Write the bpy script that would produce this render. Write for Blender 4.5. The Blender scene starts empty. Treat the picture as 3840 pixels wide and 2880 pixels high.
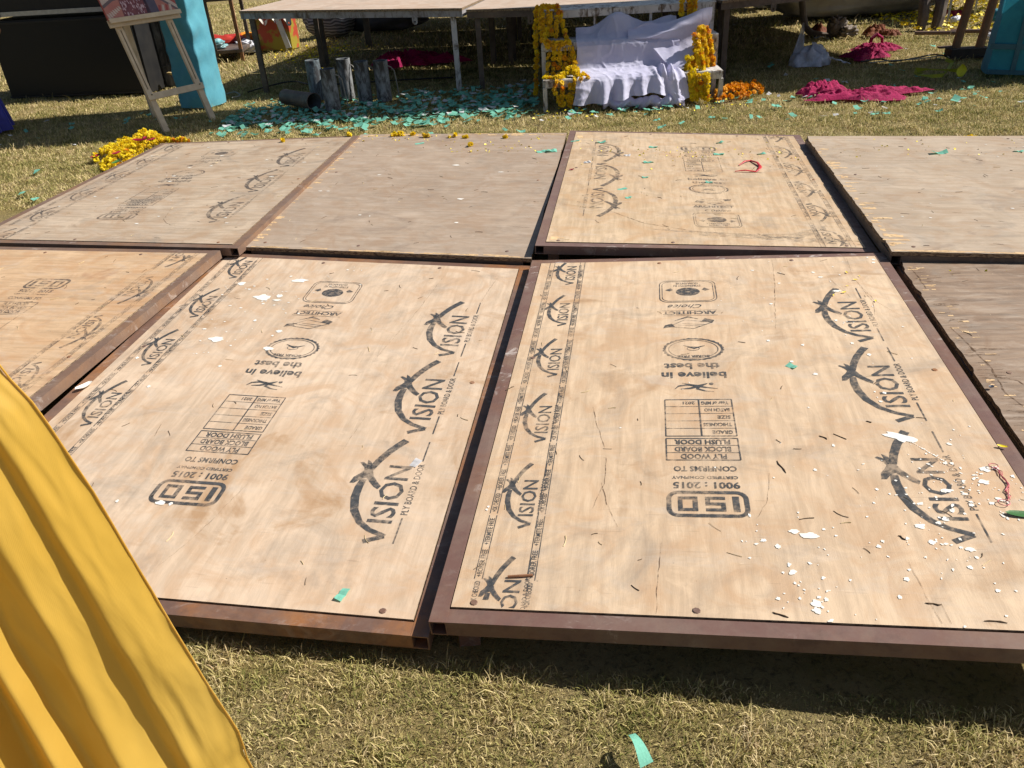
import bpy, bmesh, math, random
import numpy as np
from mathutils import Vector, Matrix
from mathutils.geometry import tessellate_polygon
R_ = math.radians
random.seed(7)
S = bpy.context.scene
COL = S.collection

# ------------------------------------------------------------------ camera
CAM_H = 1.25; PITCH = R_(30.5); ROLL = R_(-3.9)
cd = bpy.data.cameras.new('camera'); cam = bpy.data.objects.new('camera', cd); COL.objects.link(cam)
cd.sensor_width = 36.0; cd.lens = 3030.0 / 3840.0 * 36.0; cd.clip_start = 0.02; cd.clip_end = 500
cam.matrix_world = Matrix.Translation((0, 0, CAM_H)) @ Matrix.Rotation(math.pi / 2 - PITCH, 4, 'X') @ Matrix.Rotation(ROLL, 4, 'Z')
S.camera = cam

# ------------------------------------------------------------------ light
SUN_EL = R_(44); SUN_AZ_DIR = Vector((1.0, 0.10, 0)).normalized()     # direction towards the sun, in plan
w = bpy.data.worlds.new("World"); S.world = w; w.use_nodes = True
wn = w.node_tree; wn.nodes.clear()
sky = wn.nodes.new('ShaderNodeTexSky'); sky.sky_type = 'NISHITA'; sky.sun_disc = False
sky.sun_elevation = SUN_EL; sky.sun_rotation = math.atan2(SUN_AZ_DIR.x, SUN_AZ_DIR.y)
sky.dust_density = 1.5
bg = wn.nodes.new('ShaderNodeBackground'); bg.inputs[1].default_value = 0.053
wo = wn.nodes.new('ShaderNodeOutputWorld')
wn.links.new(sky.outputs[0], bg.inputs[0]); wn.links.new(bg.outputs[0], wo.inputs[0])
sd = bpy.data.lights.new('sun', 'SUN'); sd.energy = 5.0; sd.angle = R_(0.55); sd.color = (1.0, 0.95, 0.87)
so = bpy.data.objects.new('sun', sd); COL.objects.link(so)
sdir = Vector((SUN_AZ_DIR.x * math.cos(SUN_EL), SUN_AZ_DIR.y * math.cos(SUN_EL), math.sin(SUN_EL)))
so.rotation_euler = sdir.to_track_quat('Z', 'Y').to_euler(); so.location = sdir * 20
S.view_settings.view_transform = 'Standard'; S.view_settings.look = 'None'
S.view_settings.exposure = 0.45; S.view_settings.gamma = 1

# ------------------------------------------------------------------ helpers
class NT:
    """small node-tree builder"""
    def __init__(s, name):
        s.m = bpy.data.materials.new(name); s.m.use_nodes = True; s.t = s.m.node_tree; s.t.nodes.clear()
        s.out = s.t.nodes.new('ShaderNodeOutputMaterial'); s.b = s.t.nodes.new('ShaderNodeBsdfPrincipled')
        s.t.links.new(s.b.outputs[0], s.out.inputs[0])
    def put(s, sock, v):
        if v is None: return
        if hasattr(v, 'is_linked') or hasattr(v, 'links'): s.t.links.new(v, sock)
        elif isinstance(v, tuple) and len(v) == 3 and sock.type == 'RGBA': sock.default_value = (*v, 1)
        else: sock.default_value = v
    def n(s, typ, ins=None, out=0, **kw):
        d = s.t.nodes.new(typ)
        for k, v in kw.items(): setattr(d, k, v)
        for k, v in (ins or {}).items(): s.put(d.inputs[k], v)
        return d.outputs[out]
    def uv(s, scale=(1, 1, 1), off=(0, 0, 0), kind='UV', rot=(0, 0, 0)):
        tc = s.n('ShaderNodeTexCoord', out={'UV': 2, 'OBJ': 3, 'GEN': 0}[kind])
        return s.n('ShaderNodeMapping', {0: tc, 1: off, 2: rot, 3: scale})
    def noise(s, vec, scale, detail=4, rough=.55, dist=0, out=0):
        return s.n('ShaderNodeTexNoise', {'Vector': vec, 'Scale': scale, 'Detail': detail, 'Roughness': rough, 'Distortion': dist}, out)
    def ramp(s, fac, a, b, va=0.0, vb=1.0):
        return s.n('ShaderNodeMapRange', {0: fac, 1: a, 2: b, 3: va, 4: vb})
    def mix(s, fac, a, b, blend='MIX'):
        d = s.t.nodes.new('ShaderNodeMix'); d.data_type = 'RGBA'; d.blend_type = blend
        s.put(d.inputs[0], fac); s.put(d.inputs[6], a); s.put(d.inputs[7], b); return d.outputs[2]
    def mul(s, a, b): return s.n('ShaderNodeMath', {0: a, 1: b}, operation='MULTIPLY')
    def add(s, a, b): return s.n('ShaderNodeMath', {0: a, 1: b}, operation='ADD')
    def bump(s, h, strength=.3, dist=.002):
        s.put(s.b.inputs['Normal'], s.n('ShaderNodeBump', {'Height': h, 'Strength': strength, 'Distance': dist}))
    def set(s, color=None, rough=None, metal=None, alpha=None, spec=None, sheen=None, trans=None):
        s.put(s.b.inputs['Base Color'], color); s.put(s.b.inputs['Roughness'], rough)
        s.put(s.b.inputs['Metallic'], metal); s.put(s.b.inputs['Alpha'], alpha)
        s.put(s.b.inputs['Specular IOR Level'], spec); s.put(s.b.inputs['Sheen Weight'], sheen)
        return s.m
    def translucent(s, color, fac):
        tr = s.n('ShaderNodeBsdfTranslucent', {0: color})
        mx = s.n('ShaderNodeMixShader', {0: fac, 1: s.b.outputs[0], 2: tr})
        s.t.links.new(mx, s.out.inputs[0])

def simple(name, c1, c2=None, rough=.7, scale=8, bump=.15, metal=0, bscale=60, kind='OBJ', lo=.35, hi=.65, bdist=.002, spec=.4):
    n = NT(name); v = n.uv(kind=kind)
    f = n.ramp(n.noise(v, scale, 5, .6), lo, hi)
    n.set(n.mix(f, c1, c2 or tuple(x * .75 for x in c1)), rough, metal, spec=spec)
    n.bump(n.noise(v, bscale, 4), bump, bdist)
    return n.m

class MB:
    """mesh builder: collects faces (with uv and material index), makes ONE object"""
    def __init__(s): s.v = []; s.f = []; s.u = []; s.mi = []
    def face(s, pts, uv=None, mi=0):
        i = len(s.v); s.v += [tuple(p) for p in pts]; s.f.append(tuple(range(i, i + len(pts))))
        s.u.append(uv or [(0, 0)] * len(pts)); s.mi.append(mi)
    def box(s, c, d, rot=None, mi=0, P=None):
        x, y, z = [q / 2 for q in d]
        cs = [Vector((a * x, b * y, e * z)) for a in (-1, 1) for b in (-1, 1) for e in (-1, 1)]
        if rot is not None: cs = [rot @ q for q in cs]
        cs = [q + Vector(c) for q in cs]
        if P: cs = [P(*q) for q in cs]
        for q in ((0, 1, 3, 2), (4, 6, 7, 5), (0, 4, 5, 1), (2, 3, 7, 6), (0, 2, 6, 4), (1, 5, 7, 3)):
            s.face([cs[k] for k in q], [(cs[k][0] + cs[k][1] * .37, cs[k][2] + cs[k][1] * .5) for k in q], mi)
    def bar(s, a, b, w, h=None, mi=0, up=(0, 0, 1)):
        a = Vector(a); b = Vector(b); d = b - a; L = d.length; d.normalize()
        u = Vector(up); sdv = d.cross(u)
        if sdv.length < 1e-4: sdv = d.cross(Vector((0, 1, 0)))
        sdv.normalize(); u = sdv.cross(d)
        s.box((a + b) / 2, (w, L, h or w), Matrix((sdv, d, u)).transposed(), mi)
    def tube(s, pts, r, n=8, mi=0, cap=True, squash=1):
        pts = [Vector(p) for p in pts]; rings = []
        rr = r if isinstance(r, (list, tuple)) else [r] * len(pts)
        prev = None; acc = 0
        for i, p in enumerate(pts):
            d = (pts[min(i + 1, len(pts) - 1)] - pts[max(i - 1, 0)]).normalized()
            ref = Vector((0, 0, 1)) if abs(d.z) < .9 else Vector((1, 0, 0))
            if prev is None: a = d.cross(ref).normalized()
            else: a = (prev - d * prev.dot(d)).normalized()
            prev = a; b = d.cross(a)
            rings.append([p + (a * math.cos(t) + b * math.sin(t) * squash) * rr[i] for t in [2 * math.pi * k / n for k in range(n)]])
        for i in range(len(rings) - 1):
            L = (pts[i + 1] - pts[i]).length
            for k in range(n):
                k2 = (k + 1) % n
                s.face([rings[i][k], rings[i][k2], rings[i + 1][k2], rings[i + 1][k]], [(k / n, acc), ((k + 1) / n, acc), ((k + 1) / n, acc + L), (k / n, acc + L)], mi)
            acc += L
        if cap: s.face(rings[0][::-1], None, mi); s.face(rings[-1], None, mi)
    def grid(s, fn, nu, nv, mi=0, uvs=(1, 1)):
        pts = [[fn(i / nu, j / nv) for i in range(nu + 1)] for j in range(nv + 1)]
        for j in range(nv):
            for i in range(nu):
                s.face([pts[j][i], pts[j][i + 1], pts[j + 1][i + 1], pts[j + 1][i]],
                       [(i / nu * uvs[0], j / nv * uvs[1]), ((i + 1) / nu * uvs[0], j / nv * uvs[1]), ((i + 1) / nu * uvs[0], (j + 1) / nv * uvs[1]), (i / nu * uvs[0], (j + 1) / nv * uvs[1])], mi)
    def mesh(s, name, mats, smooth=False, merge=None):
        me = bpy.data.meshes.new(name); me.from_pydata(s.v, [], s.f)
        for m in (mats if isinstance(mats, (list, tuple)) else [mats]): me.materials.append(m)
        me.polygons.foreach_set('material_index', s.mi)
        ul = me.uv_layers.new(name='UVMap'); ul.data.foreach_set('uv', [c for f in s.u for q in f for c in q])
        if merge:
            bm = bmesh.new(); bm.from_mesh(me); bmesh.ops.remove_doubles(bm, verts=bm.verts, dist=merge); bm.to_mesh(me); bm.free()
        if smooth: me.polygons.foreach_set('use_smooth', [True] * len(me.polygons))
        me.update(); return me
    def build(s, name, mats, parent=None, smooth=False, merge=None):
        o = bpy.data.objects.new(name, s.mesh(name, mats, smooth, merge)); COL.objects.link(o)
        if parent: o.parent = parent
        return o

def tag(o, label=None, cat=None, group=None, kind=None):
    if label: o['label'] = label
    if cat: o['category'] = cat
    if group: o['group'] = group
    if kind: o['kind'] = kind
    return o
def thing(name, label, cat, loc=(0, 0, 0), rz=0, group=None):
    o = bpy.data.objects.new(name, None); COL.objects.link(o); o.empty_display_size = .1
    o.location = loc; o.rotation_euler = (0, 0, rz); return tag(o, label, cat, group)
def inst(name, me, loc, rot=(0, 0, 0), scale=1, parent=None):
    o = bpy.data.objects.new(name, me); COL.objects.link(o); o.location = loc; o.rotation_euler = rot
    o.scale = (scale,) * 3 if not isinstance(scale, tuple) else scale
    if parent: o.parent = parent
    return o
def bevel(o, wd=.003, seg=2):
    m = o.modifiers.new('bevel', 'BEVEL'); m.width = wd; m.segments = seg; m.limit_method = 'ANGLE'; m.angle_limit = R_(40)
    return o
def subsurf(o, lv=2):
    m = o.modifiers.new('sub', 'SUBSURF'); m.levels = lv; m.render_levels = lv; return o
def rnd(a, b): return random.uniform(a, b)
def lerp(a, b, t): return a + (b - a) * t
from mathutils import noise as MN
def nz(x, y, z=0.0): return MN.noise(Vector((x, y, z)))

# ------------------------------------------------------------------ materials
def wood(name, light, dark, stain, axis='v', seed=0.0, dirt=.35, stains=.5, rough=.62, streak=.5):
    n = NT(name)
    a = (9, 1, 1) if axis == 'v' else (1, 9, 1)
    base = n.uv(off=(seed, seed * .7, seed * .3)); blot = n.noise(n.uv(off=(seed + 6, 1, 0)), 6.5, 6, .62, 1.4)
    st = n.uv(scale=a, off=(seed, seed * 1.3, 0))
    big = n.noise(base, 2.2, 5, .6, .6)
    grain = n.noise(st, 5.5, 6, .62, .5)
    fine = n.noise(n.uv(scale=(a[0] * 2, a[1] * 2, 1), off=(seed, 0, 0)), 22, 4, .7, .2)
    c = n.mix(n.ramp(big, .35, .68), light, dark)
    c = n.mix(n.ramp(grain, .44, .70, 0, streak), c, tuple(x * .70 for x in dark))
    c = n.mix(n.ramp(grain, .30, .44, .45, 0), c, tuple(min(1, x * 1.12) for x in light))
    c = n.mix(n.ramp(fine, .5, .78, 0, .16), c, tuple(x * .6 for x in dark))
    c = n.mix(n.ramp(blot, .47, .63, 0, .55), c, tuple(x * y for x, y in zip(dark, (.93, .80, .68))))
    c = n.mix(n.ramp(blot, .30, .42, .45, 0), c, tuple(min(1, x * 1.14) for x in light))
    # grey grime
    g = n.noise(base, 4.6, 8, .68, .8)
    c = n.mix(n.ramp(g, .53, .72, 0, dirt), c, (.20, .175, .15))
    # brown water stains
    s1 = n.noise(n.uv(off=(seed * 2 + 4, 2, 0)), 3.1, 6, .6, 1.2)
    c = n.mix(n.ramp(s1, .60, .70, 0, stains), c, stain)
    # small dark dots / knots
    vo = n.n('ShaderNodeTexVoronoi', {'Vector': n.uv(off=(seed, 5, 0)), 'Scale': 26}, 0)
    dots = n.ramp(vo, .015, .055, 1, 0); gate = n.ramp(n.noise(base, 7, 3), .56, .6)
    c = n.mix(n.mul(n.mul(dots, gate), .7), c, (.07, .05, .04))
    # broad dusty rubbing and thin scratches running every way
    du_ = n.noise(n.uv(off=(seed, 12, 0), rot=(0, 0, .7), scale=(1, 3, 1)), 5.5, 7, .7, 1.0)
    c = n.mix(n.ramp(du_, .50, .70, 0, .38), c, (.50, .43, .36))
    for rr_, off_ in ((.5, 3), (2.1, 8)):
        s2 = n.noise(n.uv(off=(seed, off_, 0), rot=(0, 0, rr_), scale=(1.2, 26, 1)), 9, 2, .5, .2)
        c = n.mix(n.ramp(s2, .715, .75, 0, .30), c, (.20, .14, .10))
    # pale scuffs
    sc = n.noise(n.uv(scale=(a[1] * 2, a[0] * 2.2, 1), off=(seed, 9, 0)), 14, 3, .6, .4)
    c = n.mix(n.mul(n.ramp(sc, .70, .76), .4), c, (.80, .66, .48))
    n.set(c, n.ramp(g, .4, .7, rough - .08, rough + .12), spec=.35)
    n.bump(n.add(n.mul(fine, .5), n.add(n.mul(grain, .6), n.mul(g, .5))), .35, .0018)
    return n.m
STAIN = (.30, .17, .08)
W_F = wood('plywood_tan', (.62, .465, .315), (.505, .365, .24), STAIN, 'v', 1.7, .50, .55, streak=.6)
W_E = wood('plywood_pinkish', (.62, .475, .345), (.515, .385, .27), (.36, .215, .11), 'v', 5.2, .52, .80, streak=.55)
W_A = wood('plywood_worn_pale', (.50, .395, .29), (.39, .295, .21), (.24, .155, .095), 'h', 9.4, .65, .6, streak=.7)
W_G = wood('plywood_orange_tan', (.60, .42, .26), (.49, .32, .185), (.32, .16, .085), 'h', 13.1, .5, .65, streak=.7)
W_C = wood('plywood_yellowish', (.56, .42, .28), (.47, .335, .205), (.30, .19, .11), 'v', 17.9, .50, .5, streak=.7)
W_B = wood('plywood_weathered_brown', (.41, .315, .235), (.335, .255, .19), (.22, .16, .12), 'h', 21.3, .45, .5, .55, .5)
W_D = wood('plywood_weathered_grey', (.46, .365, .27), (.37, .285, .205), (.22, .16, .12), 'h', 25.8, .55, .6, .6, .5)
W_H = wood('plywood_rotten_brown', (.30, .215, .15), (.215, .15, .105), (.13, .08, .05), 'h', 29.4, .8, .8, .7, .9)
W_P = wood('stage_top_plywood', (.56, .44, .35), (.46, .35, .27), (.30, .2, .14), 'h', 33.1, .4, .5)

def ply_edge_mat():
    n = NT('plywood_edge'); v = n.uv()
    wv = n.n('ShaderNodeTexWave', {'Vector': n.uv(scale=(.02, 1, 1)), 'Scale': 70.0, 'Distortion': 2.0, 'Detail': 2.0}, 0, bands_direction='Y')
    nn = n.noise(n.uv(scale=(40, 160, 1)), 1.5, 4)
    c = n.mix(wv, (.10, .065, .04), (.46, .33, .19)); c = n.mix(n.ramp(nn, .45, .6), c, (.08, .05, .035))
    n.set(c, .85); n.bump(nn, .6, .004); return n.m
PLYEDGE = ply_edge_mat()
RAW = simple('torn_veneer_pale', (.66, .47, .26), (.52, .34, .18), .75, 30, .4)

def steel(name, c, rustc, amt=.5, scuff=.3, seed=0.0):
    n = NT(name); v = n.uv(kind='OBJ', off=(seed, seed, 0))
    a = n.noise(v, 3.5, 6, .65, .4); b = n.noise(v, 22, 6, .7)
    col = n.mix(n.ramp(a, .45, .62, 0, amt), c, rustc)
    col = n.mix(n.ramp(b, .5, .7, 0, .5), col, tuple(x * .5 for x in c))
    sc = n.noise(n.uv(kind='OBJ', off=(seed + 3, 1, 0), scale=(1, 1.6, 1)), 13, 6, .72, .9)
    g = n.ramp(n.noise(v, 2.1, 2), .44, .60)
    col = n.mix(n.ramp(n.noise(n.uv(kind='OBJ', off=(seed, 8, 2)), 6, 6, .7), .45, .72, 0, .45), col, (.26, .20, .155))
    col = n.mix(n.mul(n.mul(n.ramp(sc, .56, .66), g), scuff), col, (.50, .44, .40))
    n.set(col, n.ramp(b, .3, .7, .38, .7), .0, spec=.5)
    n.bump(n.add(b, n.mul(a, .5)), .25, .0015); return n.m
ST_F = steel('frame_maroon_primer', (.150, .082, .066), (.20, .10, .055), .55, .95, 2)
ST_E = steel('frame_rusty', (.145, .082, .060), (.30, .125, .04), .8, .25, 6)
ST_A = steel('frame_brown', (.17, .105, .075), (.25, .13, .06), .6, .4, 11)
ST_C = steel('frame_mauve_brown', (.16, .095, .08), (.20, .115, .075), .5, .7, 15)
ST_DARK = steel('stage_dark_steel', (.075, .055, .045), (.13, .08, .05), .5, .2, 19)
def peel(name, paint, under, amt=(.42, .56), sc=(14, 14, 4), seed=0):
    n = NT(name); v = n.uv(kind='OBJ', scale=(1, 1, .35), off=(seed, 0, seed))
    a = n.noise(v, 24, 8, .75, .5); b = n.noise(n.uv(kind='OBJ', off=(seed, 3, 0)), 6, 4)
    f = n.ramp(n.add(n.mul(a, .7), n.mul(b, .3)), amt[0], amt[1])
    col = n.mix(f, under, paint); col = n.mix(n.ramp(b, .5, .8, 0, .5), col, tuple(x * .6 for x in paint))
    n.set(col, .7, spec=.3); n.bump(f, .4, .0015); return n.m
WHITE_PEEL = peel('peeling_white_paint', (.58, .56, .54), (.13, .09, .06), (.42, .51))
GREY_PEEL = peel('peeling_grey_paint', (.34, .33, .34), (.12, .09, .07), (.38, .52), seed=4)

# ------------------------------------------------------------------ ground
def grass_ground():
    n = NT('dry_turf'); v = n.uv(kind='OBJ')
    a = n.noise(v, 55, 8, .75, .6); b = n.noise(v, 1.3, 5, .6); c_ = n.noise(v, 9, 5, .65); d = n.noise(n.uv(kind='OBJ', off=(7, 3, 0)), 130, 4, .7, 1.0)
    g = n.mix(n.ramp(c_, .38, .62), (.26, .205, .065), (.39, .29, .12))
    g = n.mix(n.ramp(b, .4, .65, 0, .7), g, (.40, .32, .17))
    g = n.mix(n.ramp(a, .50, .66, 0, .75), g, (.045, .038, .018))
    g = n.mix(n.ramp(d, .58, .70, 0, .7), g, (.38, .31, .16))
    n.set(g, .9, spec=.15); n.bump(n.add(n.mul(a, 1.0), d), .9, .02); return n.m
TURF = grass_ground()
mb = MB()
def gz(x, y): return .012 * nz(x * .8, y * .8) + .006 * nz(x * 3, y * 3, 2)
N0 = 90
mb.grid(lambda a, b: (lerp(-9, 9, a), lerp(-2.5, 15.5, b), gz(lerp(-9, 9, a), lerp(-2.5, 15.5, b)) - .02), N0, N0)
for (x0, x1, y0, y1) in ((-250, -9, -250, 250), (9, 250, -250, 250), (-9, 9, -250, -2.5), (-9, 9, 15.5, 250)):
    mb.face([(x0, y0, -.028), (x1, y0, -.028), (x1, y1, -.028), (x0, y1, -.028)])
g = mb.build('grass_ground', TURF, smooth=True); tag(g, kind='structure')

def blades_mat():
    n = NT('grass_blades')
    r = n.n('ShaderNodeNewGeometry', out=8)
    cr = n.t.nodes.new('ShaderNodeValToRGB'); pv = n.noise(n.uv(kind='OBJ'), 7, 5, .65); pv2 = n.noise(n.uv(kind='OBJ'), 1.1, 3, .6); n.put(cr.inputs[0], n.add(n.mul(r, .62), n.add(n.ramp(pv, .35, .65, -.10, .34), n.ramp(pv2, .35, .65, -.06, .14))))
    e = cr.color_ramp.elements; e[0].position = 0; e[0].color = (.11, .125, .028, 1); e[1].position = 1; e[1].color = (.78, .66, .44, 1)
    for p, c in ((.13, (.21, .215, .055)), (.32, (.35, .315, .105)), (.5, (.52, .43, .18)), (.75, (.74, .60, .33)), (.93, (.36, .24, .13))):
        q = e.new(p); q.color = (*c, 1)
    n.set(cr.outputs[0], .7, spec=.2); n.translucent(cr.outputs[0], .22); return n.m
BLADE = blades_mat()
PANEL_QUADS = []      # filled below; blades keep out from under them
def blade_mesh(name, area, count, h0, h1, wd, seed, skip=None):
    rs = np.random.RandomState(seed); x0, x1, y0, y1 = area
    X = rs.uniform(x0, x1, count * 2); Y = rs.uniform(y0, y1, count * 2)
    keep = np.ones(len(X), bool)
    if skip is not None: keep &= ~skip(X, Y)
    X = X[keep][:count]; Y = Y[keep][:count]; k = len(X)
    clump = np.array([nz(x * 9, y * 9, 4.0) for x, y in zip(X, Y)])
    Z = np.array([gz(x, y) for x, y in zip(X, Y)]) - .024
    an = rs.uniform(0, 6.283, k); hh = rs.uniform(h0, h1, k) * (1 + .9 * clump) * (1 + (rs.uniform(0, 1, k) > .97) * .9); ln = rs.uniform(.3, 1.5, k) * hh; ww = rs.uniform(.6, 1.3, k) * wd
    dx, dy = np.cos(an), np.sin(an); tw = rs.uniform(0, 3.14, k); px, py = np.cos(tw), np.sin(tw)
    V = np.zeros((k, 5, 3))
    V[:, 0] = np.stack([X - px * ww / 2, Y - py * ww / 2, Z], 1); V[:, 1] = np.stack([X + px * ww / 2, Y + py * ww / 2, Z], 1)
    mx, my, mz = X + dx * ln * .45, Y + dy * ln * .45, Z + hh * .75
    V[:, 2] = np.stack([mx + px * ww * .4, my + py * ww * .4, mz], 1); V[:, 3] = np.stack([mx - px * ww * .4, my - py * ww * .4, mz], 1)
    V[:, 4] = np.stack([X + dx * ln, Y + dy * ln, Z + hh * rs.uniform(.5, 1.05, k)], 1)
    me = bpy.data.meshes.new(name); me.vertices.add(k * 5); me.vertices.foreach_set('co', V.ravel())
    base = (np.arange(k) * 5)[:, None]; F = np.concatenate([base + 0, base + 1, base + 2, base + 3, base + 3, base + 2, base + 4], 1).ravel()
    me.loops.add(k * 7); me.loops.foreach_set('vertex_index', F.astype(np.int32))
    me.polygons.add(k * 2); st = (np.arange(k)[:, None] * 7 + np.array([0, 4])).ravel().astype(np.int32)
    me.polygons.foreach_set('loop_start', st); me.polygons.foreach_set('loop_total', np.tile([4, 3], k).astype(np.int32))
    me.update(calc_edges=True); me.validate(); me.materials.append(BLADE)
    o = bpy.data.objects.new(name, me); COL.objects.link(o); return o

# ------------------------------------------------------------------ printed marks (2-D drawings in board coordinates)
def text_tris(s, size=1.0, bold=0.0, wide=None, shear=0.0):
    cu = bpy.data.curves.new('txt', 'FONT'); cu.body = s; cu.size = size; cu.offset = bold * size; cu.shear = shear; cu.resolution_u = 2
    o = bpy.data.objects.new('txt', cu); COL.objects.link(o)
    dg = bpy.context.evaluated_depsgraph_get(); dg.update(); me = bpy.data.meshes.new_from_object(o.evaluated_get(dg))
    me.calc_loop_triangles(); vs = [(v.co.x, v.co.y) for v in me.vertices]; tr = [tuple(vs[i] for i in t.vertices) for t in me.loop_triangles]
    bpy.data.objects.remove(o); bpy.data.curves.remove(cu); bpy.data.meshes.remove(me)
    if not tr: return []
    x0 = min(p[0] for t in tr for p in t); x1 = max(p[0] for t in tr for p in t)
    k = (wide / (x1 - x0)) if wide else 1.0
    return [tuple(((p[0] - x0) * k, p[1]) for p in t) for t in tr]
TXT = {}
def text(s, size, wide, bold=0.0, shear=0.0):
    key = (s, round(size, 4), round(wide, 4), bold, shear)
    if key not in TXT: TXT[key] = text_tris(s, size, bold, wide, shear)
    return TXT[key]
def poly(pts):
    return [tuple((pts[i][0], pts[i][1]) for i in t) for t in tessellate_polygon([[Vector((p[0], p[1], 0)) for p in pts]])]
def stroke(pts, wd):
    out = []; n = len(pts); L = []; Rr = []
    for i, p in enumerate(pts):
        a = pts[max(i - 1, 0)]; b = pts[min(i + 1, n - 1)]; dx, dy = b[0] - a[0], b[1] - a[1]; l = math.hypot(dx, dy) or 1
        h = (wd[i] if isinstance(wd, (list, tuple)) else wd) / 2
        L.append((p[0] - dy / l * h, p[1] + dx / l * h)); Rr.append((p[0] + dy / l * h, p[1] - dx / l * h))
    for i in range(n - 1): out += [(L[i], Rr[i], Rr[i + 1]), (L[i], Rr[i + 1], L[i + 1])]
    return out
def rrect(x0, y0, x1, y1, r, wd, gap=None):
    pts = []
    for cx, cy, a0 in ((x1 - r, y1 - r, 0), (x0 + r, y1 - r, 90), (x0 + r, y0 + r, 180), (x1 - r, y0 + r, 270)):
        for k in range(6): a = R_(a0 + k * 18); pts.append((cx + r * math.cos(a), cy + r * math.sin(a)))
    pts.append(pts[0]); return stroke(pts + [pts[1]], wd)
def rect(x0, y0, x1, y1): return [((x0, y0), (x1, y0), (x1, y1)), ((x0, y0), (x1, y1), (x0, y1))]
def ring(cx, cy, rx, ry, wd, teeth=0, n=56):
    out = []
    for k in range(n):
        a, b = 2 * math.pi * k / n, 2 * math.pi * (k + 1) / n
        o1 = 1 + (teeth if k % 2 else 0); 
        p = [(cx + (rx) * o1 * math.cos(a), cy + ry * o1 * math.sin(a)), (cx + rx * (1 + (0 if k % 2 else teeth)) * math.cos(b), cy + ry * (1 + (0 if k % 2 else teeth)) * math.sin(b)),
             (cx + (rx - wd) * math.cos(b), cy + (ry - wd) * math.sin(b)), (cx + (rx - wd) * math.cos(a), cy + (ry - wd) * math.sin(a))]
        out += [(p[0], p[1], p[2]), (p[0], p[2], p[3])]
    return out
def xf(tris, fn): return [tuple(fn(*p) for p in t) for t in tris]

def vision_logo():
    """word mark under a sweeping arc with a bird; length 1 along x, baseline y=0"""
    t = xf(text('ISION', .215, .555, .013), lambda x, y: (x + .165, y))
    # V: short arm, foot, and the long arm that becomes the arc
    t += stroke([(.0, .125), (.055, .012)], .036)
    ys = [(.055, .008), (.10, .115), (.16, .19), (.26, .252), (.38, .283), (.48, .288), (.56, .280)]
    t += stroke(ys, [.034, .034, .040, .050, .054, .052, .044])
    t += stroke([(.66, .262), (.76, .232), (.86, .19), (.94, .145), (1.0, .105)], [.046, .050, .052, .054, .056])
    # bird: tail towards the letters, two wings, beak
    t += poly([(.47, .165), (.50, .150), (.54, .185), (.60, .225), (.655, .245), (.69, .262), (.735, .335), (.725, .350), (.68, .310), (.650, .300), (.62, .315), (.575, .350), (.515, .360), (.515, .330), (.555, .300), (.575, .265), (.535, .235), (.49, .195)])
    t += poly([(.655, .285), (.69, .295), (.76, .305), (.735, .275), (.70, .262)])
    t += stroke([(.0, -.055), (.22, -.055)], .010) + stroke([(.78, -.055), (1.0, -.055)], .010)
    t += xf(text('PLY BOARD & DOOR', .062, .50, .004), lambda x, y: (x + .25, y - .078))
    return t
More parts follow.
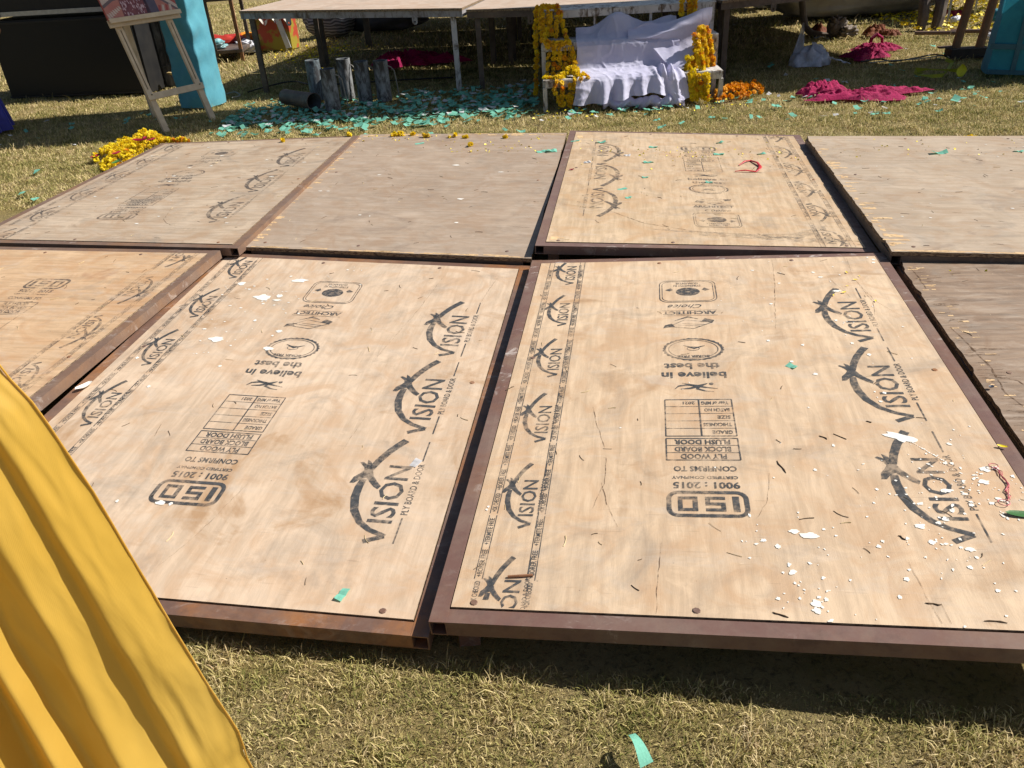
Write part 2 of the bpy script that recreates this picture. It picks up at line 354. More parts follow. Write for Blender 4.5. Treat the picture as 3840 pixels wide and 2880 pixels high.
def column_block():
    """the certification column: x to the reader's right, y up; width about .167, origin at the left edge, y=0 at top of the mark"""
    T = []; W_ = .167
    def put(s, size, x, y, wide, bold=.01, sh=0): T.extend(xf(text(s, size, wide, bold + (.010 if bold else .004), sh), lambda a, b: (a + x, b + y)))
    T += rrect(.002, .005, W_ - .002, .081, .021, .0105)
    T += rect(.017, .018, .031, .068)
    for r in ((.046, .057, .088, .067), (.046, .038, .088, .048), (.046, .019, .088, .029), (.046, .046, .056, .060), (.078, .026, .088, .042)): T += rect(*r)
    for r in ((.104, .057, .146, .067), (.104, .019, .146, .029), (.104, .029, .115, .057), (.136, .029, .146, .057)): T += rect(*r)
    put('9001 : 2015', .030, .010, -.030, .145, .02)
    put('CERTIFIED COMPNAY', .014, .012, -.052, .145, .012)
    put('CONFIRMS TO', .026, .012, -.088, .140, .02)
    T += rrect(0, -.198, W_, -.112, .001, .0034)
    for i, s in enumerate(('PLY WOOD', 'BLOCK BOARD', 'FLUSH DOOR')):
        y = -.112 - .0287 * (i + 1)
        if i < 2: T += rect(0, y - .001, W_, y + .001)
        put(s, .026, .018 if i else .030, y + .006, .130 if i else .105, .025)
    T += rrect(0, -.372, W_, -.208, .001, .0032); T += rect(.080, -.372, .084, -.208)
    for i, s in enumerate(('GRADE', 'THICKNESS', 'SIZE', 'BATCH NO', 'Year of MFG')):
        y = -.208 - .0328 * (i + 1)
        if i < 4: T += rect(0, y - .0009, W_, y + .0009)
        put(s, .020, .008, y + .010, (.048, .068, .032, .062, .068)[i], .015)
    put('2021', .018, .092, -.362, .030, .012)
    # runner
    T += ring(.045, -.450, .006, .006, .0058) + stroke([(.055, -.452), (.075, -.440), (.10, -.428), (.125, -.425)], [.003, .012, .008, .002]) \
        + stroke([(.075, -.440), (.082, -.425), (.062, -.414), (.04, -.410)], [.012, .009, .005, .002]) + stroke([(.03, -.425), (.06, -.432), (.085, -.440), (.12, -.455)], [.002, .006, .009, .002]) \
        + stroke([(.08, -.44), (.105, -.446), (.13, -.440), (.14, -.425)], [.010, .009, .006, .002])
    put('believe in', .046, .002, -.512, .172, .02)
    put('the best', .046, .016, -.562, .150, .02)
    T += ring(.083, -.645, .083, .066, .006, .05) + ring(.083, -.645, .070, .055, .0025)
    put('BORER FREE', .016, .040, -.608, .088, .02)
    T += stroke([(.05, -.665), (.08, -.650), (.11, -.668)], [.002, .010, .002]) + ring(.083, -.648, .018, .012, .002)
    # drawing-board emblem (plain lines)
    T += stroke([(.02, -.815), (.075, -.775), (.15, -.79)], .003) + stroke([(.02, -.815), (.10, -.835), (.15, -.79)], .003) + stroke([(.04, -.80), (.11, -.81)], .002) \
        + stroke([(.05, -.79), (.12, -.80)], .002) + poly([(.012, -.83), (.04, -.845), (.05, -.825), (.02, -.81)]) + poly([(.13, -.79), (.165, -.78), (.16, -.80), (.14, -.81)]) + stroke([(.06, -.84), (.09, -.855), (.13, -.83)], [.003, .012, .003])
    T += rect(.0, -.866, W_, -.864) ; put('ARCHITECT', .030, .002, -.895, .163, .025) ; T += rect(.0, -.903, W_, -.901)
    put('Choice', .040, .045, -.945, .105, .0, .5)
    T += rrect(-.006, -1.135, W_ + .006, -.965, .03, .0032) + rrect(.002, -1.127, W_ - .002, -.973, .026, .0022)
    T += ring(.083, -1.045, .038, .032, .030) + poly([(.012, -1.06), (.03, -1.075), (.038, -1.06), (.028, -1.05)]) + poly([(.155, -1.06), (.137, -1.075), (.13, -1.06), (.14, -1.05)])
    put('STRENGTH KI', .020, .040, -1.100, .088, .015); put('GUARANTEE', .018, .048, -1.118, .072, .015)
    return T
def border_strip(v0=.04, v1=1.71, phase=0.0):
    """two ruled bands with running words, small word marks between them (x along the board, y across)"""
    T = []; y0s = ((.070, .086), (.176, .192))
    for (a, b) in y0s:
        x = v0
        k = 0
        while x < v1 - .02:
            seg = (.075, .092, .098)[(k + int(phase)) % 3]; s = ('+OK CHECKED', '+BORER FREE', '+TERMITE FREE')[(k + int(phase)) % 3]
            e = min(x + seg, v1)
            T += rect(x, -a - .0008, e, -a + .0010) + rect(x, -b - .0010, e, -b + .0008)
            if e - x > .06: T += xf(text(s, .0155, (e - x) * .84, .012), lambda p, q: (p + x + .006, q - b + .0028))
            x = e + .006 * (k % 3 == 2); k += 1
    return T
LOGO = vision_logo(); COLUMN = column_block()

def ink_mat(name, dens, c=(.045, .048, .052), seed=0.0):
    n = NT(name); a = n.noise(n.uv(off=(seed, 0, 0)), 60, 6, .75); b = n.noise(n.uv(off=(seed, 4, 0)), 7, 5, .65)
    f = n.add(n.mul(a, .5), n.mul(b, .5))
    al = n.ramp(f, .58, .47, max(0, dens - .60), dens)
    n.set(n.mix(n.ramp(a, .4, .6), c, tuple(x * 1.8 for x in c)), .7, alpha=al, spec=.2); return n.m
INK1 = ink_mat('stencil_ink', .88); INK2 = ink_mat('stencil_ink_worn', .62, (.06, .055, .055), 3); INK3 = ink_mat('stencil_ink_faint', .50, (.07, .06, .055), 8)
PAINT = simple('white_paint_drips', (.80, .78, .73), (.72, .69, .62), .6, 40, .1)
nk = NT('fine_crack'); CRACK = nk.set((.13, .08, .05), .9, alpha=nk.ramp(nk.noise(nk.uv(), 45, 4, .7), .42, .58, .15, .85), spec=.1)
nk = NT('grime_smear'); SMEAR = nk.set((.13, .125, .12), .9, alpha=nk.ramp(nk.noise(nk.uv(scale=(1, 3, 1)), 30, 6, .75), .45, .70, .0, .55), spec=.1)

# ------------------------------------------------------------------ platform boards lying on the grass
PW, PD, TW = 1.22, 1.75, .034
BOARDS = {}
class Board: pass
def blob(u, v, r, el=1.0, ang=0.0, n=20, rough=.30):
    pts = []; ph = rnd(0, 9)
    for k in range(n):
        a = 2 * math.pi * k / n; q = r * (1 + rough * nz(math.cos(a) * 1.7 + ph, math.sin(a) * 1.7, ph) * 2)
        x, y = q * math.cos(a) * el, q * math.sin(a)
        pts.append((u + x * math.cos(ang) - y * math.sin(ang), v + x * math.sin(ang) + y * math.cos(ang)))
    return poly(pts)
def make_board(label, corners, steelm, woodm, style='inset', ink=None, turned=False, du=0.0, splat=(), cracks=(), stripphase=0, group='stage boards laid flat on the grass', logos=(.262, .655, 1.060), edge_jit=.0, smalls=True, veneer_items=None, smears=()):
    TL, TR, BR, BL = [Vector(c) for c in corners]
    org = (BL + BR + TL + TR) / 4; org.z = 0
    nrm = ((BR - BL).cross(TL - BL)).normalized()
    def P(u, v, w=0.0):
        s, t = u / PW, v / PD
        return (BL * (1 - s) + BR * s) * (1 - t) + (TL * (1 - s) + TR * s) * t + nrm * w - org
    root = thing('stage_board', label, 'stage board', org, group=group)
    # frame: open-ended square tubes on the long sides, closed tubes across
    t = TW; wl = .0025
    for (a, b) in ((0, t), (PW - t, PW)):
        m = MB()
        def q(u, v, w_): return P(u, v, w_)
        for (u0, u1, w0, w1, flip) in ((a, b, -t, 0, 1), (a + wl, b - wl, -t + wl, -wl, -1)):
            r0 = [q(u0, 0, w0), q(u1, 0, w0), q(u1, 0, w1), q(u0, 0, w1)]; r1 = [q(u0, PD, w0), q(u1, PD, w0), q(u1, PD, w1), q(u0, PD, w1)]
            for k in range(4):
                f = [r0[k], r0[(k + 1) % 4], r1[(k + 1) % 4], r1[k]]; m.face(f if flip > 0 else f[::-1])
        for v in (0, PD):
            o_ = [q(a, v, -t), q(b, v, -t), q(b, v, 0), q(a, v, 0)]; i_ = [q(a + wl, v, -t + wl), q(b - wl, v, -t + wl), q(b - wl, v, -wl), q(a + wl, v, -wl)]
            for k in range(4): m.face([o_[k], i_[k], i_[(k + 1) % 4], o_[(k + 1) % 4]] if v == 0 else [o_[k], o_[(k + 1) % 4], i_[(k + 1) % 4], i_[k]])
        m.build('side_tube', steelm, root)
    for vv in (t / 2, PD - t / 2):
        m = MB(); m.box((PW / 2, vv, -t / 2 - .0006), (PW - 2 * t, t - .001, t), P=P); bevel(m.build('cross_tube', steelm, root), .003)
    for vv in (.6, 1.15):
        m = MB(); m.box((PW / 2, vv, -t / 2 - .014), (PW - 2 * t, t, t * .8), P=P); m.build('cross_tube', steelm, root)
    for (uu, vv) in ((.06, .06), (PW - .06, .06), (.06, PD - .06), (PW - .06, PD - .06)):
        top = P(uu, vv, -t - .001); zb = -.03
        m = MB(); m.box((top.x, top.y, (top.z + zb) / 2), (.042, .042, max(.01, top.z - zb))); m.build('leg_socket', steelm, root)
    # plywood
    if style == 'inset': u0, u1, v0, v1, wt, wb = t + .0025, PW - t - .0025, t + .0035, PD - t - .002, .0015, -.012
    else: u0, u1, v0, v1, wt, wb = -.004, PW + .004, -.004, PD + .006, .016, .0008
    m = MB(); mats = [woodm, PLYEDGE]
    nu, nv = (24, 34) if edge_jit == 0 else (100, 140)
    def jit(u, v): return edge_jit * (.25 + max(0, nz(u * 6, v * 6, 3)) * 1.6 + max(0, nz(u * 21, v * 21, 1)) * 1.1 )
    def gp(i, j):
        u, v = lerp(u0, u1, i / nu), lerp(v0, v1, j / nv)
        if edge_jit:
            q_ = jit(u, v)
            if i == 0: u += q_
            if i == nu: u -= q_
            if j == 0: v += q_ * .5
            if j == nv: v -= q_ * .5
        return u, v
    for j in range(nv):
        for i in range(nu):
            pp = [gp(i, j), gp(i + 1, j), gp(i + 1, j + 1), gp(i, j + 1)]; m.face([P(a, b, wt) for a, b in pp], pp)
    outl = [gp(i, 0) for i in range(nu)] + [gp(nu, j) for j in range(nv)] + [gp(i, nv) for i in range(nu, 0, -1)] + [gp(0, j) for j in range(nv, 0, -1)]
    acc = 0
    for k in range(len(outl)):
        a, b = outl[k], outl[(k + 1) % len(outl)]; L = math.hypot(a[0] - b[0], a[1] - b[1])
        m.face([P(a[0], a[1], wb), P(b[0], b[1], wb), P(b[0], b[1], wt), P(a[0], a[1], wt)], [(acc, 0), (acc + L, 0), (acc + L, wt - wb), (acc, wt - wb)], 1); acc += L
    def flat(tris, material, h, turn=False):
        if material not in mats: mats.append(material)
        k = mats.index(material)
        for tr in tris:
            pp = [(PW - a, PD - b) if turn else (a, b) for a, b in tr]
            ar = (pp[1][0] - pp[0][0]) * (pp[2][1] - pp[0][1]) - (pp[2][0] - pp[0][0]) * (pp[1][1] - pp[0][1])
            if abs(ar) < 1e-12: continue
            if ar < 0: pp = pp[::-1]
            if any(p[0] < u0 or p[0] > u1 or p[1] < v0 or p[1] > v1 for p in pp): continue
            m.face([P(a, b, h) for a, b in pp], pp, k)
    if ink:
        T = []
        for v in logos: T += xf(LOGO, lambda x, y, v=v: (1.043 + du - y * .37, v + x * .37))
        T += xf(COLUMN, lambda x, y: (.622 + du * 1.0 - x, .392 - y))
        if smalls:
            for k in range(6): T += xf(LOGO, lambda x, y, k=k: (.165 - y * .22, -.05 + k * .3135 + x * .225))
            T += xf(border_strip(.037, 1.712, stripphase), lambda x, y: (-y, x))
        flat(T, ink, wt + .0009, turned)
    if splat:
        T = []
        for sp in splat: T += blob(*sp)
        flat(T, PAINT, wt + .0012)
    if cracks:
        T = []
        for pts, wd in cracks:
            pp = []
            for i_ in range(len(pts) - 1):
                k_ = max(2, int(math.hypot(pts[i_ + 1][0] - pts[i_][0], pts[i_ + 1][1] - pts[i_][1]) / .012))
                pp += [(lerp(pts[i_][0], pts[i_ + 1][0], j_ / k_) + rnd(-.0016, .0016), lerp(pts[i_][1], pts[i_ + 1][1], j_ / k_) + rnd(-.0012, .0012)) for j_ in range(k_)]
            pp.append(pts[-1]); n_ = len(pp); T += stroke(pp, [wd * .75 * (.35 + .65 * math.sin(math.pi * (i_ + .5) / n_)) * rnd(.5, 1.3) for i_ in range(n_)])
        flat(T, CRACK, wt + .0010)
    if smears:
        T = []
        for pts, wd in smears: T += stroke(pts, wd)
        flat(T, SMEAR, wt + .0011)
    if veneer_items:
        T = []
        for (u, v, L, wd) in veneer_items:
            n = 7; up = [(u + L * i / n, v + wd * (.5 + rnd(-.3, .4))) for i in range(n + 1)]; lo = [(u + L * i / n + rnd(-.004, .004), v - wd * (.5 + rnd(-.3, .4))) for i in range(n + 1)]
            T += poly(up + lo[::-1])
        flat(T, RAW, wt + .0006)
    ply = m.build('plywood_sheet', mats, root)
    for (uu, vv) in ((.08, .05), (PW - .10, .052), (PW - .07, .9), (.085, 1.0), (.45, PD - .06), (.9, PD - .06), (.5, .052)):
        m = MB(); c = P(uu, vv, wt); rr = .0065
        top = [c + Vector((math.cos(a) * rr, math.sin(a) * rr, .0018)) for a in [k * .785 for k in range(8)]]
        bot = [p - Vector((0, 0, .002)) + (p - c - Vector((0, 0, .0018))) * .3 for p in top]
        m.face(top)
        for k in range(8): m.face([bot[k], bot[(k + 1) % 8], top[(k + 1) % 8], top[k]])
        m.build('rivet', ST_E, root)
    b = Board(); b.P = lambda u, v, w_=0.0: P(u, v, w_) + org; b.wt = wt; b.root = root; b.ply = ply; b.Ploc = P
    PANEL_QUADS.append([tuple(b.P(0, 0)[:2]), tuple(b.P(PW, 0)[:2]), tuple(b.P(PW, PD)[:2]), tuple(b.P(0, PD)[:2])])
    return b

random.seed(11)
FS = [(.987,.591,.0136,2.3,-.5),(1.047,.523,.0018),(1.025,.529,.0024),(.703,.267,.0055,1.8),(.732,.256,.0080,2.6),(.666,.224,.0060),(.855,.230,.0042),(.866,.244,.0036),(.782,.257,.0024),(.781,.281,.0018),(.684,.154,.0066),(.666,.153,.0024),(.684,.127,.0030),(.737,.142,.0036),(.884,.145,.0048),(.861,.101,.0042),(.648,.088,.0036),(.687,.090,.0030),(.713,.080,.0082),(.712,.063,.0072),(.733,.089,.0042),(.723,.071,.0030),(.721,.094,.0030),(.731,.062,.0018),(.947,.290,.0066,1.6),(.955,.245,.0066),(1.020,.227,.0060,1.4),(1.004,.231,.0030),(1.003,.180,.0042),(1.023,.206,.0036),(1.027,.180,.0018),(1.0,.312,.0060),(.985,.3,.0042),(1.02,.337,.0048),(1.03,.4,.0054,2),(1.002,.379,.0030),(1.062,.355,.0048),(1.061,.390,.0030,2),(1.079,.360,.0024),(1.112,.430,.0072,1.6),(1.130,.474,.0078,1.6),(1.150,.477,.0060),(1.031,.124,.0036),(1.061,.125,.0024),(1.150,.636,.0024),(1.111,.623,.0024),(1.093,.583,.0024),(.778,.469,.0042),(.686,.440,.0021),(.892,.403,.0036),(.914,.388,.0024),(.954,.358,.0024),(.720,.325,.0024),(1.068,.494,.0042),(1.055,.494,.0042),(.949,.040,.0024),(1.024,.067,.0021),(1.175,.450,.0042),(1.147,.407,.0024),(1.103,.361,.0042),
(.760,1.605,.0035,2),(.954,1.575,.0056),(.971,1.532,.0049,1.6),(.833,1.488,.0042),(.788,1.328,.0049),(.751,1.080,.0049),(.842,1.051,.0049),(.976,1.055,.0049),(.960,1.203,.0049),(.969,1.108,.0025),(.772,1.374,.0021),(1.035,1.549,.0032),(1.026,1.622,.0028),(1.006,.987,.0056),(.848,.886,.0056),(1.0,1.417,.0071,1.8),(.979,1.188,.0025),(.798,.955,.0049),(.999,.787,.0049),(.977,.793,.0028),(.981,.747,.0042),(.805,.722,.0025),(.694,1.21,.0018),(1.17,1.68,.006),(1.155,1.70,.004),(1.165,1.65,.005),(.06,.32,.003),(.062,.33,.003)]
for cx, cy, sp_, nn in ((1.05,.42,.07,70),(.98,.26,.06,45),(.72,.10,.05,18),(.70,.25,.06,20),(.92,1.4,.22,26),(1.12,.44,.04,26),(.9,.6,.25,24)):
    for _ in range(nn):
        FS.append((cx + random.gauss(0, sp_), cy + random.gauss(0, sp_), abs(random.gauss(0, .0011)) + .0007, rnd(1, 2.2), rnd(0, 3)))
for k in range(16): FS.append((1.005 + k * .0035, .575 - k * .005 + rnd(-.002, .002), rnd(.0008, .0022), 1.6, -.9))
FC = [([(.273,.733),(.286,.651),(.310,.55)],.0026),([(.301,.516),(.315,.51),(.314,.415),(.292,.327)],.0022),([(.306,.421),(.324,.345),(.349,.272)],.0022),([(.439,.227),(.431,.134),(.427,.040)],.0020),([(.678,.455),(.664,.363),(.633,.303)],.0016),
 ([(.836,1.70),(.822,1.512),(.803,1.35),(.781,1.155)],.0022),([(.878,1.592),(.98,1.575),(1.087,1.567)],.0013),([(1.087,1.70),(1.074,1.544)],.0018),([(1.082,1.44),(1.092,1.333),(1.076,1.225)],.002),([(.991,1.549),(1.036,1.357)],.0014),([(1.071,1.532),(1.099,1.343),(1.149,1.222)],.0014),
 ([(.90,.19),(.905,.12),(.915,.045)],.0012),([(.925,.09),(.93,.045)],.001),([(1.09,.18),(1.10,.10)],.0012)]
F = make_board('tan plywood board in maroon frame, front right, splashed with white paint', [(.109,2.897,.085),(1.404,2.776,.070),(1.009,.866,.150),(-.190,1.105,.086)], ST_F, W_F, ink=INK1, splat=FS, cracks=FC, logos=(.247,.660,1.067))
# nail holes and small staples on the near edges of the front right board
ES = [(.208,1.476,.012,1.4),(.332,1.375,.020,1.5),(.388,1.392,.0119),(.391,1.358,.0054,3),(.416,1.523,.014,2),(.369,1.557,.0054),(.504,1.268,.0043),(.375,1.204,.0065),(.485,1.139,.0076,1.4),(.496,1.027,.0109,1.5),(.299,1.067,.0141,1.6),(.386,.91,.0054),(.475,1.109,.0043),(.353,1.326,.0043),(.521,.308,.007,1.6),(.548,.306,.005),(.415,.302,.0045),(.225,.78,.006),(.1,.93,.006)]
for cx, cy, nn in ((.38,1.35,26),(.30,1.05,22),(.22,1.42,14),(.6,1.6,12)):
    for _ in range(nn): ES.append((cx + random.gauss(0, .06), cy + random.gauss(0, .09), abs(random.gauss(0, .0012)) + .0009, rnd(1, 2)))
EC = [([(.93,1.62),(.90,1.35),(.86,1.10),(.84,.98)],.0015),([(1.12,1.62),(1.09,1.40)],.002),([(.70,.40),(.66,.22),(.62,.12)],.0013),([(.90,.70),(.885,.55)],.0012),([(.36,.62),(.37,.55)],.003)]
E_ = make_board('pinkish tan printed plywood board in a rusty frame, partly hidden by the yellow cloth', [(-1.204,3.321,.045),(.100,2.928,.050),(-.194,1.099,.050),(-1.468,1.354,.050)], ST_E, W_E, ink=INK1, du=.030, splat=ES, cracks=EC, logos=(.235,.640,1.043), stripphase=1)
G_ = make_board('orange tan plywood board with upright print, cut off by the left edge of the photo', [(-2.432,3.566,.072),(-1.177,3.228,.090),(-1.529,1.361,.080),(-2.765,1.693,.063)], ST_A, W_G, ink=INK2, turned=True, du=.0)
A_ = make_board('worn pale plywood board with faded print next to the marigold heap', [(-2.170,5.411,.060),(-.848,5.184,.075),(-1.101,3.225,.095),(-2.493,3.637,.070)], ST_A, W_A, ink=INK2, du=-.02,
    splat=[(rnd(.1,1.1), rnd(.05,1.6), rnd(.002,.006), 2) for _ in range(26)], cracks=[([(.75,.32),(.8,.26),(.83,.24)],.003),([(.72,.45),(.76,.30)],.002)], logos=(.28,.70,1.12))
B_ = make_board(veneer_items=[(rnd(.0, .03), rnd(.05, 1.7), rnd(.01, .04), rnd(.004, .018)) for _ in range(34)] + [(rnd(0, 1.15), rnd(.0, .012), rnd(.04, .12), rnd(.004, .01)) for _ in range(26)] + [(rnd(0, 1.15), rnd(1.70, 1.75), rnd(.02, .08), rnd(.006, .02)) for _ in range(26)], label='plain brown unprinted plywood board between two printed boards, yellow petals at its far edge', corners=[(-.850,5.248,.050),(.427,4.924,.050),(.106,2.943,.060),(-1.104,3.308,.055)], steelm=ST_DARK, woodm=W_B, style='over', edge_jit=.004,
    cracks=[([(.55,1.0),(.53,.85),(.47,.62),(.46,.5)],.0012),([(.30,1.08),(.36,1.02),(.40,1.0)],.002)] + [([(1.15 + rnd(-.06,.03), v), (1.15 + rnd(.0,.05), v - rnd(0,.02))], .0028) for v in (.30,.42,.55,.62,.7,.78,.95,1.02,1.15,1.25)],
    splat=[(.7,1.13,.008,2.4),(.82,.62,.008,2),(.45,.38,.004),(.4,.39,.004,2),(.86,.33,.005,2.2),(.33,.96,.005,2),(.1,.7,.005,2),(.14,.7,.004,2),(.95,1.02,.005,3)])
C_ = make_board(veneer_items=[(.045, .06, .03, .012), (.05, .075, .05, .012), (.05, .085, .03, .008), (.05, 1.5, .03, .05), (.05, 1.6, .03, .05)], label='yellowish printed plywood board, near left corner tilted up, red ribbon lying on it', corners=[(.458,5.007,.060),(1.707,4.561,.055),(1.408,2.819,.055),(.125,2.958,.120)], steelm=ST_C, woodm=W_C, ink=INK2, turned=True, du=0,
    cracks=[([(.06,.46),(.25,.40),(.40,.25),(.60,.17),(.80,.155)],.004)], smears=[([(.42,.19),(.55,.17),(.70,.15),(.82,.14),(.95,.14),(1.02,.19),(1.09,.27)],[.005,.018,.025,.035,.06,.05,.01]),([(.80,.13),(1.0,.10),(1.12,.11)],.05),([(.6,.14),(.85,.11)],.02)], logos=(.26,.66,1.06))
D_ = make_board(veneer_items=[(rnd(-.002, .02), rnd(.05, 1.7), abs(random.gauss(.0, .03)) + .008, rnd(.004, .02)) for _ in range(46)] + [(rnd(0, 1.15), rnd(.003, .014), rnd(.04, .12), rnd(.004, .010)) for _ in range(40)], label='weathered unprinted plywood board with splintered edges at the far right', corners=[(1.670,4.370,.080),(2.923,4.023,.080),(2.659,2.407,.080),(1.389,2.685,.095)], steelm=ST_DARK, woodm=W_D, style='over', edge_jit=.008,
    cracks=[([(u, v), (u + rnd(.02,.09), v + rnd(-.006,.006))], rnd(.002,.004)) for u, v in [(rnd(.0,.05), rnd(.2,1.6)) for _ in range(26)]] + [([(u, v), (u + .03, v - .008)], .004) for u, v in [(rnd(.1,1.1), rnd(.1,1.6)) for _ in range(26)]],
    splat=[(rnd(.1,1.1), rnd(.1,1.6), rnd(.002,.004), 1.5) for _ in range(14)])
H_ = make_board(veneer_items=[(rnd(.012, .06), rnd(.3, 1.7), rnd(.008, .03), rnd(.002, .006)) for _ in range(50)], label='rotten dark brown plywood board with a broken left edge beside the maroon frame', corners=[(1.416,2.681,.056),(2.706,2.523,.056),(2.371,.673,.056),(1.081,.831,.056)], steelm=ST_DARK, woodm=W_H, style='over', edge_jit=.011,
    cracks=[([(u, v), (u + L * .5, v + rnd(-.004,.004)), (u + L, v + rnd(-.007,.007))], rnd(.0012,.004)) for u, v, L in [(rnd(.0,.035), random.choice((.45,.62,.8,.95,1.12,1.3,1.42,1.6)) + random.gauss(0,.035), abs(random.gauss(0,.045)) + .012) for _ in range(85)]] + [([(.022,1.70),(.03,1.62),(.028,1.52)],.005),([(.02,1.26),(.035,1.16),(.05,1.02),(.040,.9),(.06,.84)],.007),([(.05,.98),(.09,.96),(.115,.91),(.10,.86),(.07,.83)],.005),([(.02,.62),(.03,.5),(.022,.4)],.008),([(.3,.98),(.6,.97),(.9,.98)],.0014)])
# ------------------------------------------------------------------ grass blades (one uncountable mass)
def under_boards(X, Y):
    bad = np.zeros(len(X), bool)
    for q in PANEL_QUADS:
        ins = np.ones(len(X), bool)
        cx = sum(p[0] for p in q) / 4; cy = sum(p[1] for p in q) / 4
        for i in range(4):
            a, b = q[i], q[(i + 1) % 4]; ins &= ((b[0] - a[0]) * (Y - a[1]) - (b[1] - a[1]) * (X - a[0])) > .0
        bad |= ins
    return bad
parts = [((-1.6, 1.4, .35, 1.45), 120000, .006, .022, .0020, 3), ((-3.6, 3.6, 4.4, 5.5), 70000, .010, .026, .0036, 4), ((-5.2, 5.2, 5.4, 8.2), 170000, .012, .030, .0042, 5),
         ((-10, 9, 8.0, 17), 120000, .02, .045, .010, 6), ((-1.65, -1.0, 1.3, 3.4), 5000, .012, .03, .003, 8)]
for i, (ar, cnt, h0, h1, wd, sd_) in enumerate(parts):
    o = blade_mesh('short_grass', ar, cnt, h0, h1, wd, sd_, under_boards); tag(o, 'short dry grass growing over the lawn', 'grass', kind='stuff')

# ------------------------------------------------------------------ picture point -> place in the world (for setting things out)
def ray(px, py):
    x, y = (px - 1920) / 3030.0, (1440 - py) / 3030.0
    c, s = math.cos(ROLL), math.sin(ROLL); x, y = c * x - s * y, s * x + c * y
    return Vector((x, math.cos(PITCH) + y * math.sin(PITCH), y * math.cos(PITCH) - math.sin(PITCH)))
def at(px, py, Y): d = ray(px, py); return Vector((0, 0, CAM_H)) + d * (Y / d.y)
def on(px, py, z=0.0): d = ray(px, py); return Vector((0, 0, CAM_H)) + d * ((z - CAM_H) / d.z)

# ------------------------------------------------------------------ raised stage: six platforms on legs
def platform(label, FL, FR, zl, zr, railm, legms, depth=1.30, lugs=(), socket=None):
    a = Vector((FL[0], FL[1], zl)); b = Vector((FR[0], FR[1], zr)); L = (b - a).length
    ex = (b - a).normalized(); ey = Vector((-ex.y, ex.x, 0)).normalized(); root = thing('stage_platform', label, 'stage platform', (a.x, a.y, 0), group='raised platforms of the stage')
    o0 = Vector((a.x, a.y, 0))
    def P(u, v, w=0.0): return a + ex * u + ey * v + Vector((0, 0, w)) - o0
    m = MB(); nu = 60
    def e(u, s): return .006 * nz(u * 20, s, 3) + .003 * nz(u * 70, s)
    for i in range(nu):
        u0, u1 = L * i / nu, L * (i + 1) / nu
        f0, f1, k0, k1 = -.012 + e(u0, 1), -.012 + e(u1, 1), depth + e(u0, 5), depth + e(u1, 5)
        m.face([P(u0, f0), P(u1, f1), P(u1, k1), P(u0, k0)], [(u0, f0), (u1, f1), (u1, k1), (u0, k0)])
        m.face([P(u0, f0, -.018), P(u1, f1, -.018), P(u1, f1), P(u0, f0)], [(u0, 0), (u1, 0), (u1, .018), (u0, .018)], 1)
        m.face([P(u0, k0, -.018), P(u0, k0), P(u1, k1), P(u1, k1, -.018)], [(u0, 0), (u0, .018), (u1, .018), (u1, 0)], 1)
        m.face([P(u0, k0, -.018), P(u1, k1, -.018), P(u1, f1, -.018), P(u0, f0, -.018)], None, 1)
    for u in (0, L): m.face([P(u, 0, -.018), P(u, depth, -.018), P(u, depth), P(u, 0)], [(0, 0), (1, 0), (1, .018), (0, .018)], 1)
    m.build('plywood_top', [W_P, PLYEDGE], root)
    for (p, q) in (((.0, .02), (L, .02)), ((0, depth - .02), (L, depth - .02)), ((.02, .042), (.02, depth - .042)), ((L - .02, .042), (L - .02, depth - .042)), ((L * .33, .042), (L * .33, depth - .042)), ((L * .66, .042), (L * .66, depth - .042))):
        m = MB(); m.bar(P(*p, -.0415), P(*q, -.0415), .04, .045); bevel(m.build('rail', railm, root), .003)
    for k, (u, v) in enumerate(((.07, .05), (L - .09, .05), (.07, depth - .06), (L - .09, depth - .06))):
        if legms[k] is None: continue
        t_ = P(u, v, -.066); m = MB(); m.bar((t_.x, t_.y, -.04), t_, .042, .042); lg = bevel(m.build('leg', legms[k], root), .003)
        if socket == k:
            m = MB(); m.bar((t_.x, t_.y, t_.z - .13), (t_.x, t_.y, t_.z), .060, .060); m.build('socket', WHITE_PEEL, lg)
    for u in lugs:
        m = MB(); n = 12; c = P(u, -.004, -.095); r = .022
        out = [c + ex * (r * math.cos(t)) + Vector((0, 0, r * math.sin(t))) for t in [math.pi + math.pi * i / n for i in range(n + 1)]] + [P(u, -.004, -.045) + ex * r, P(u, -.004, -.045) - ex * r]
        hole = [c + ex * (.008 * math.cos(t)) + Vector((0, 0, .008 * math.sin(t))) for t in [2 * math.pi * i / 10 for i in range(10)]]
        tris = tessellate_polygon([[Vector(((p - c).dot(ex), (p - c).z, 0)) for p in out], [Vector(((p - c).dot(ex), (p - c).z, 0)) for p in hole]]); al = out + hole
        for tr in tris:
            m.face([al[i] for i in tr]); m.face([al[i] + ey * .006 for i in tr][::-1])
        for i in range(len(out)): j = (i + 1) % len(out); m.face([out[i], out[j], out[j] + ey * .006, out[i] + ey * .006])
        m.build('lug', railm, root)
    return root
rowx, rowy = .31, 1.29
platform('left front stage platform with a grey painted rail and one white leg', (-2.02, 7.33), (-.19, 6.86), .650, .603, GREY_PEEL, (ST_DARK, WHITE_PEEL, ST_DARK, ST_DARK), lugs=(.42, 1.50))
platform('middle front stage platform just behind the garlanded white steps', (-.155, 6.88), (1.68, 6.45), .588, .567, ST_DARK, (ST_DARK,) * 4, lugs=(.5,))
platform('right front stage platform ending behind the blue box', (1.72, 6.46), (3.72, 6.84), .572, .60, ST_DARK, (ST_DARK, None, ST_DARK, None), lugs=(.42,))
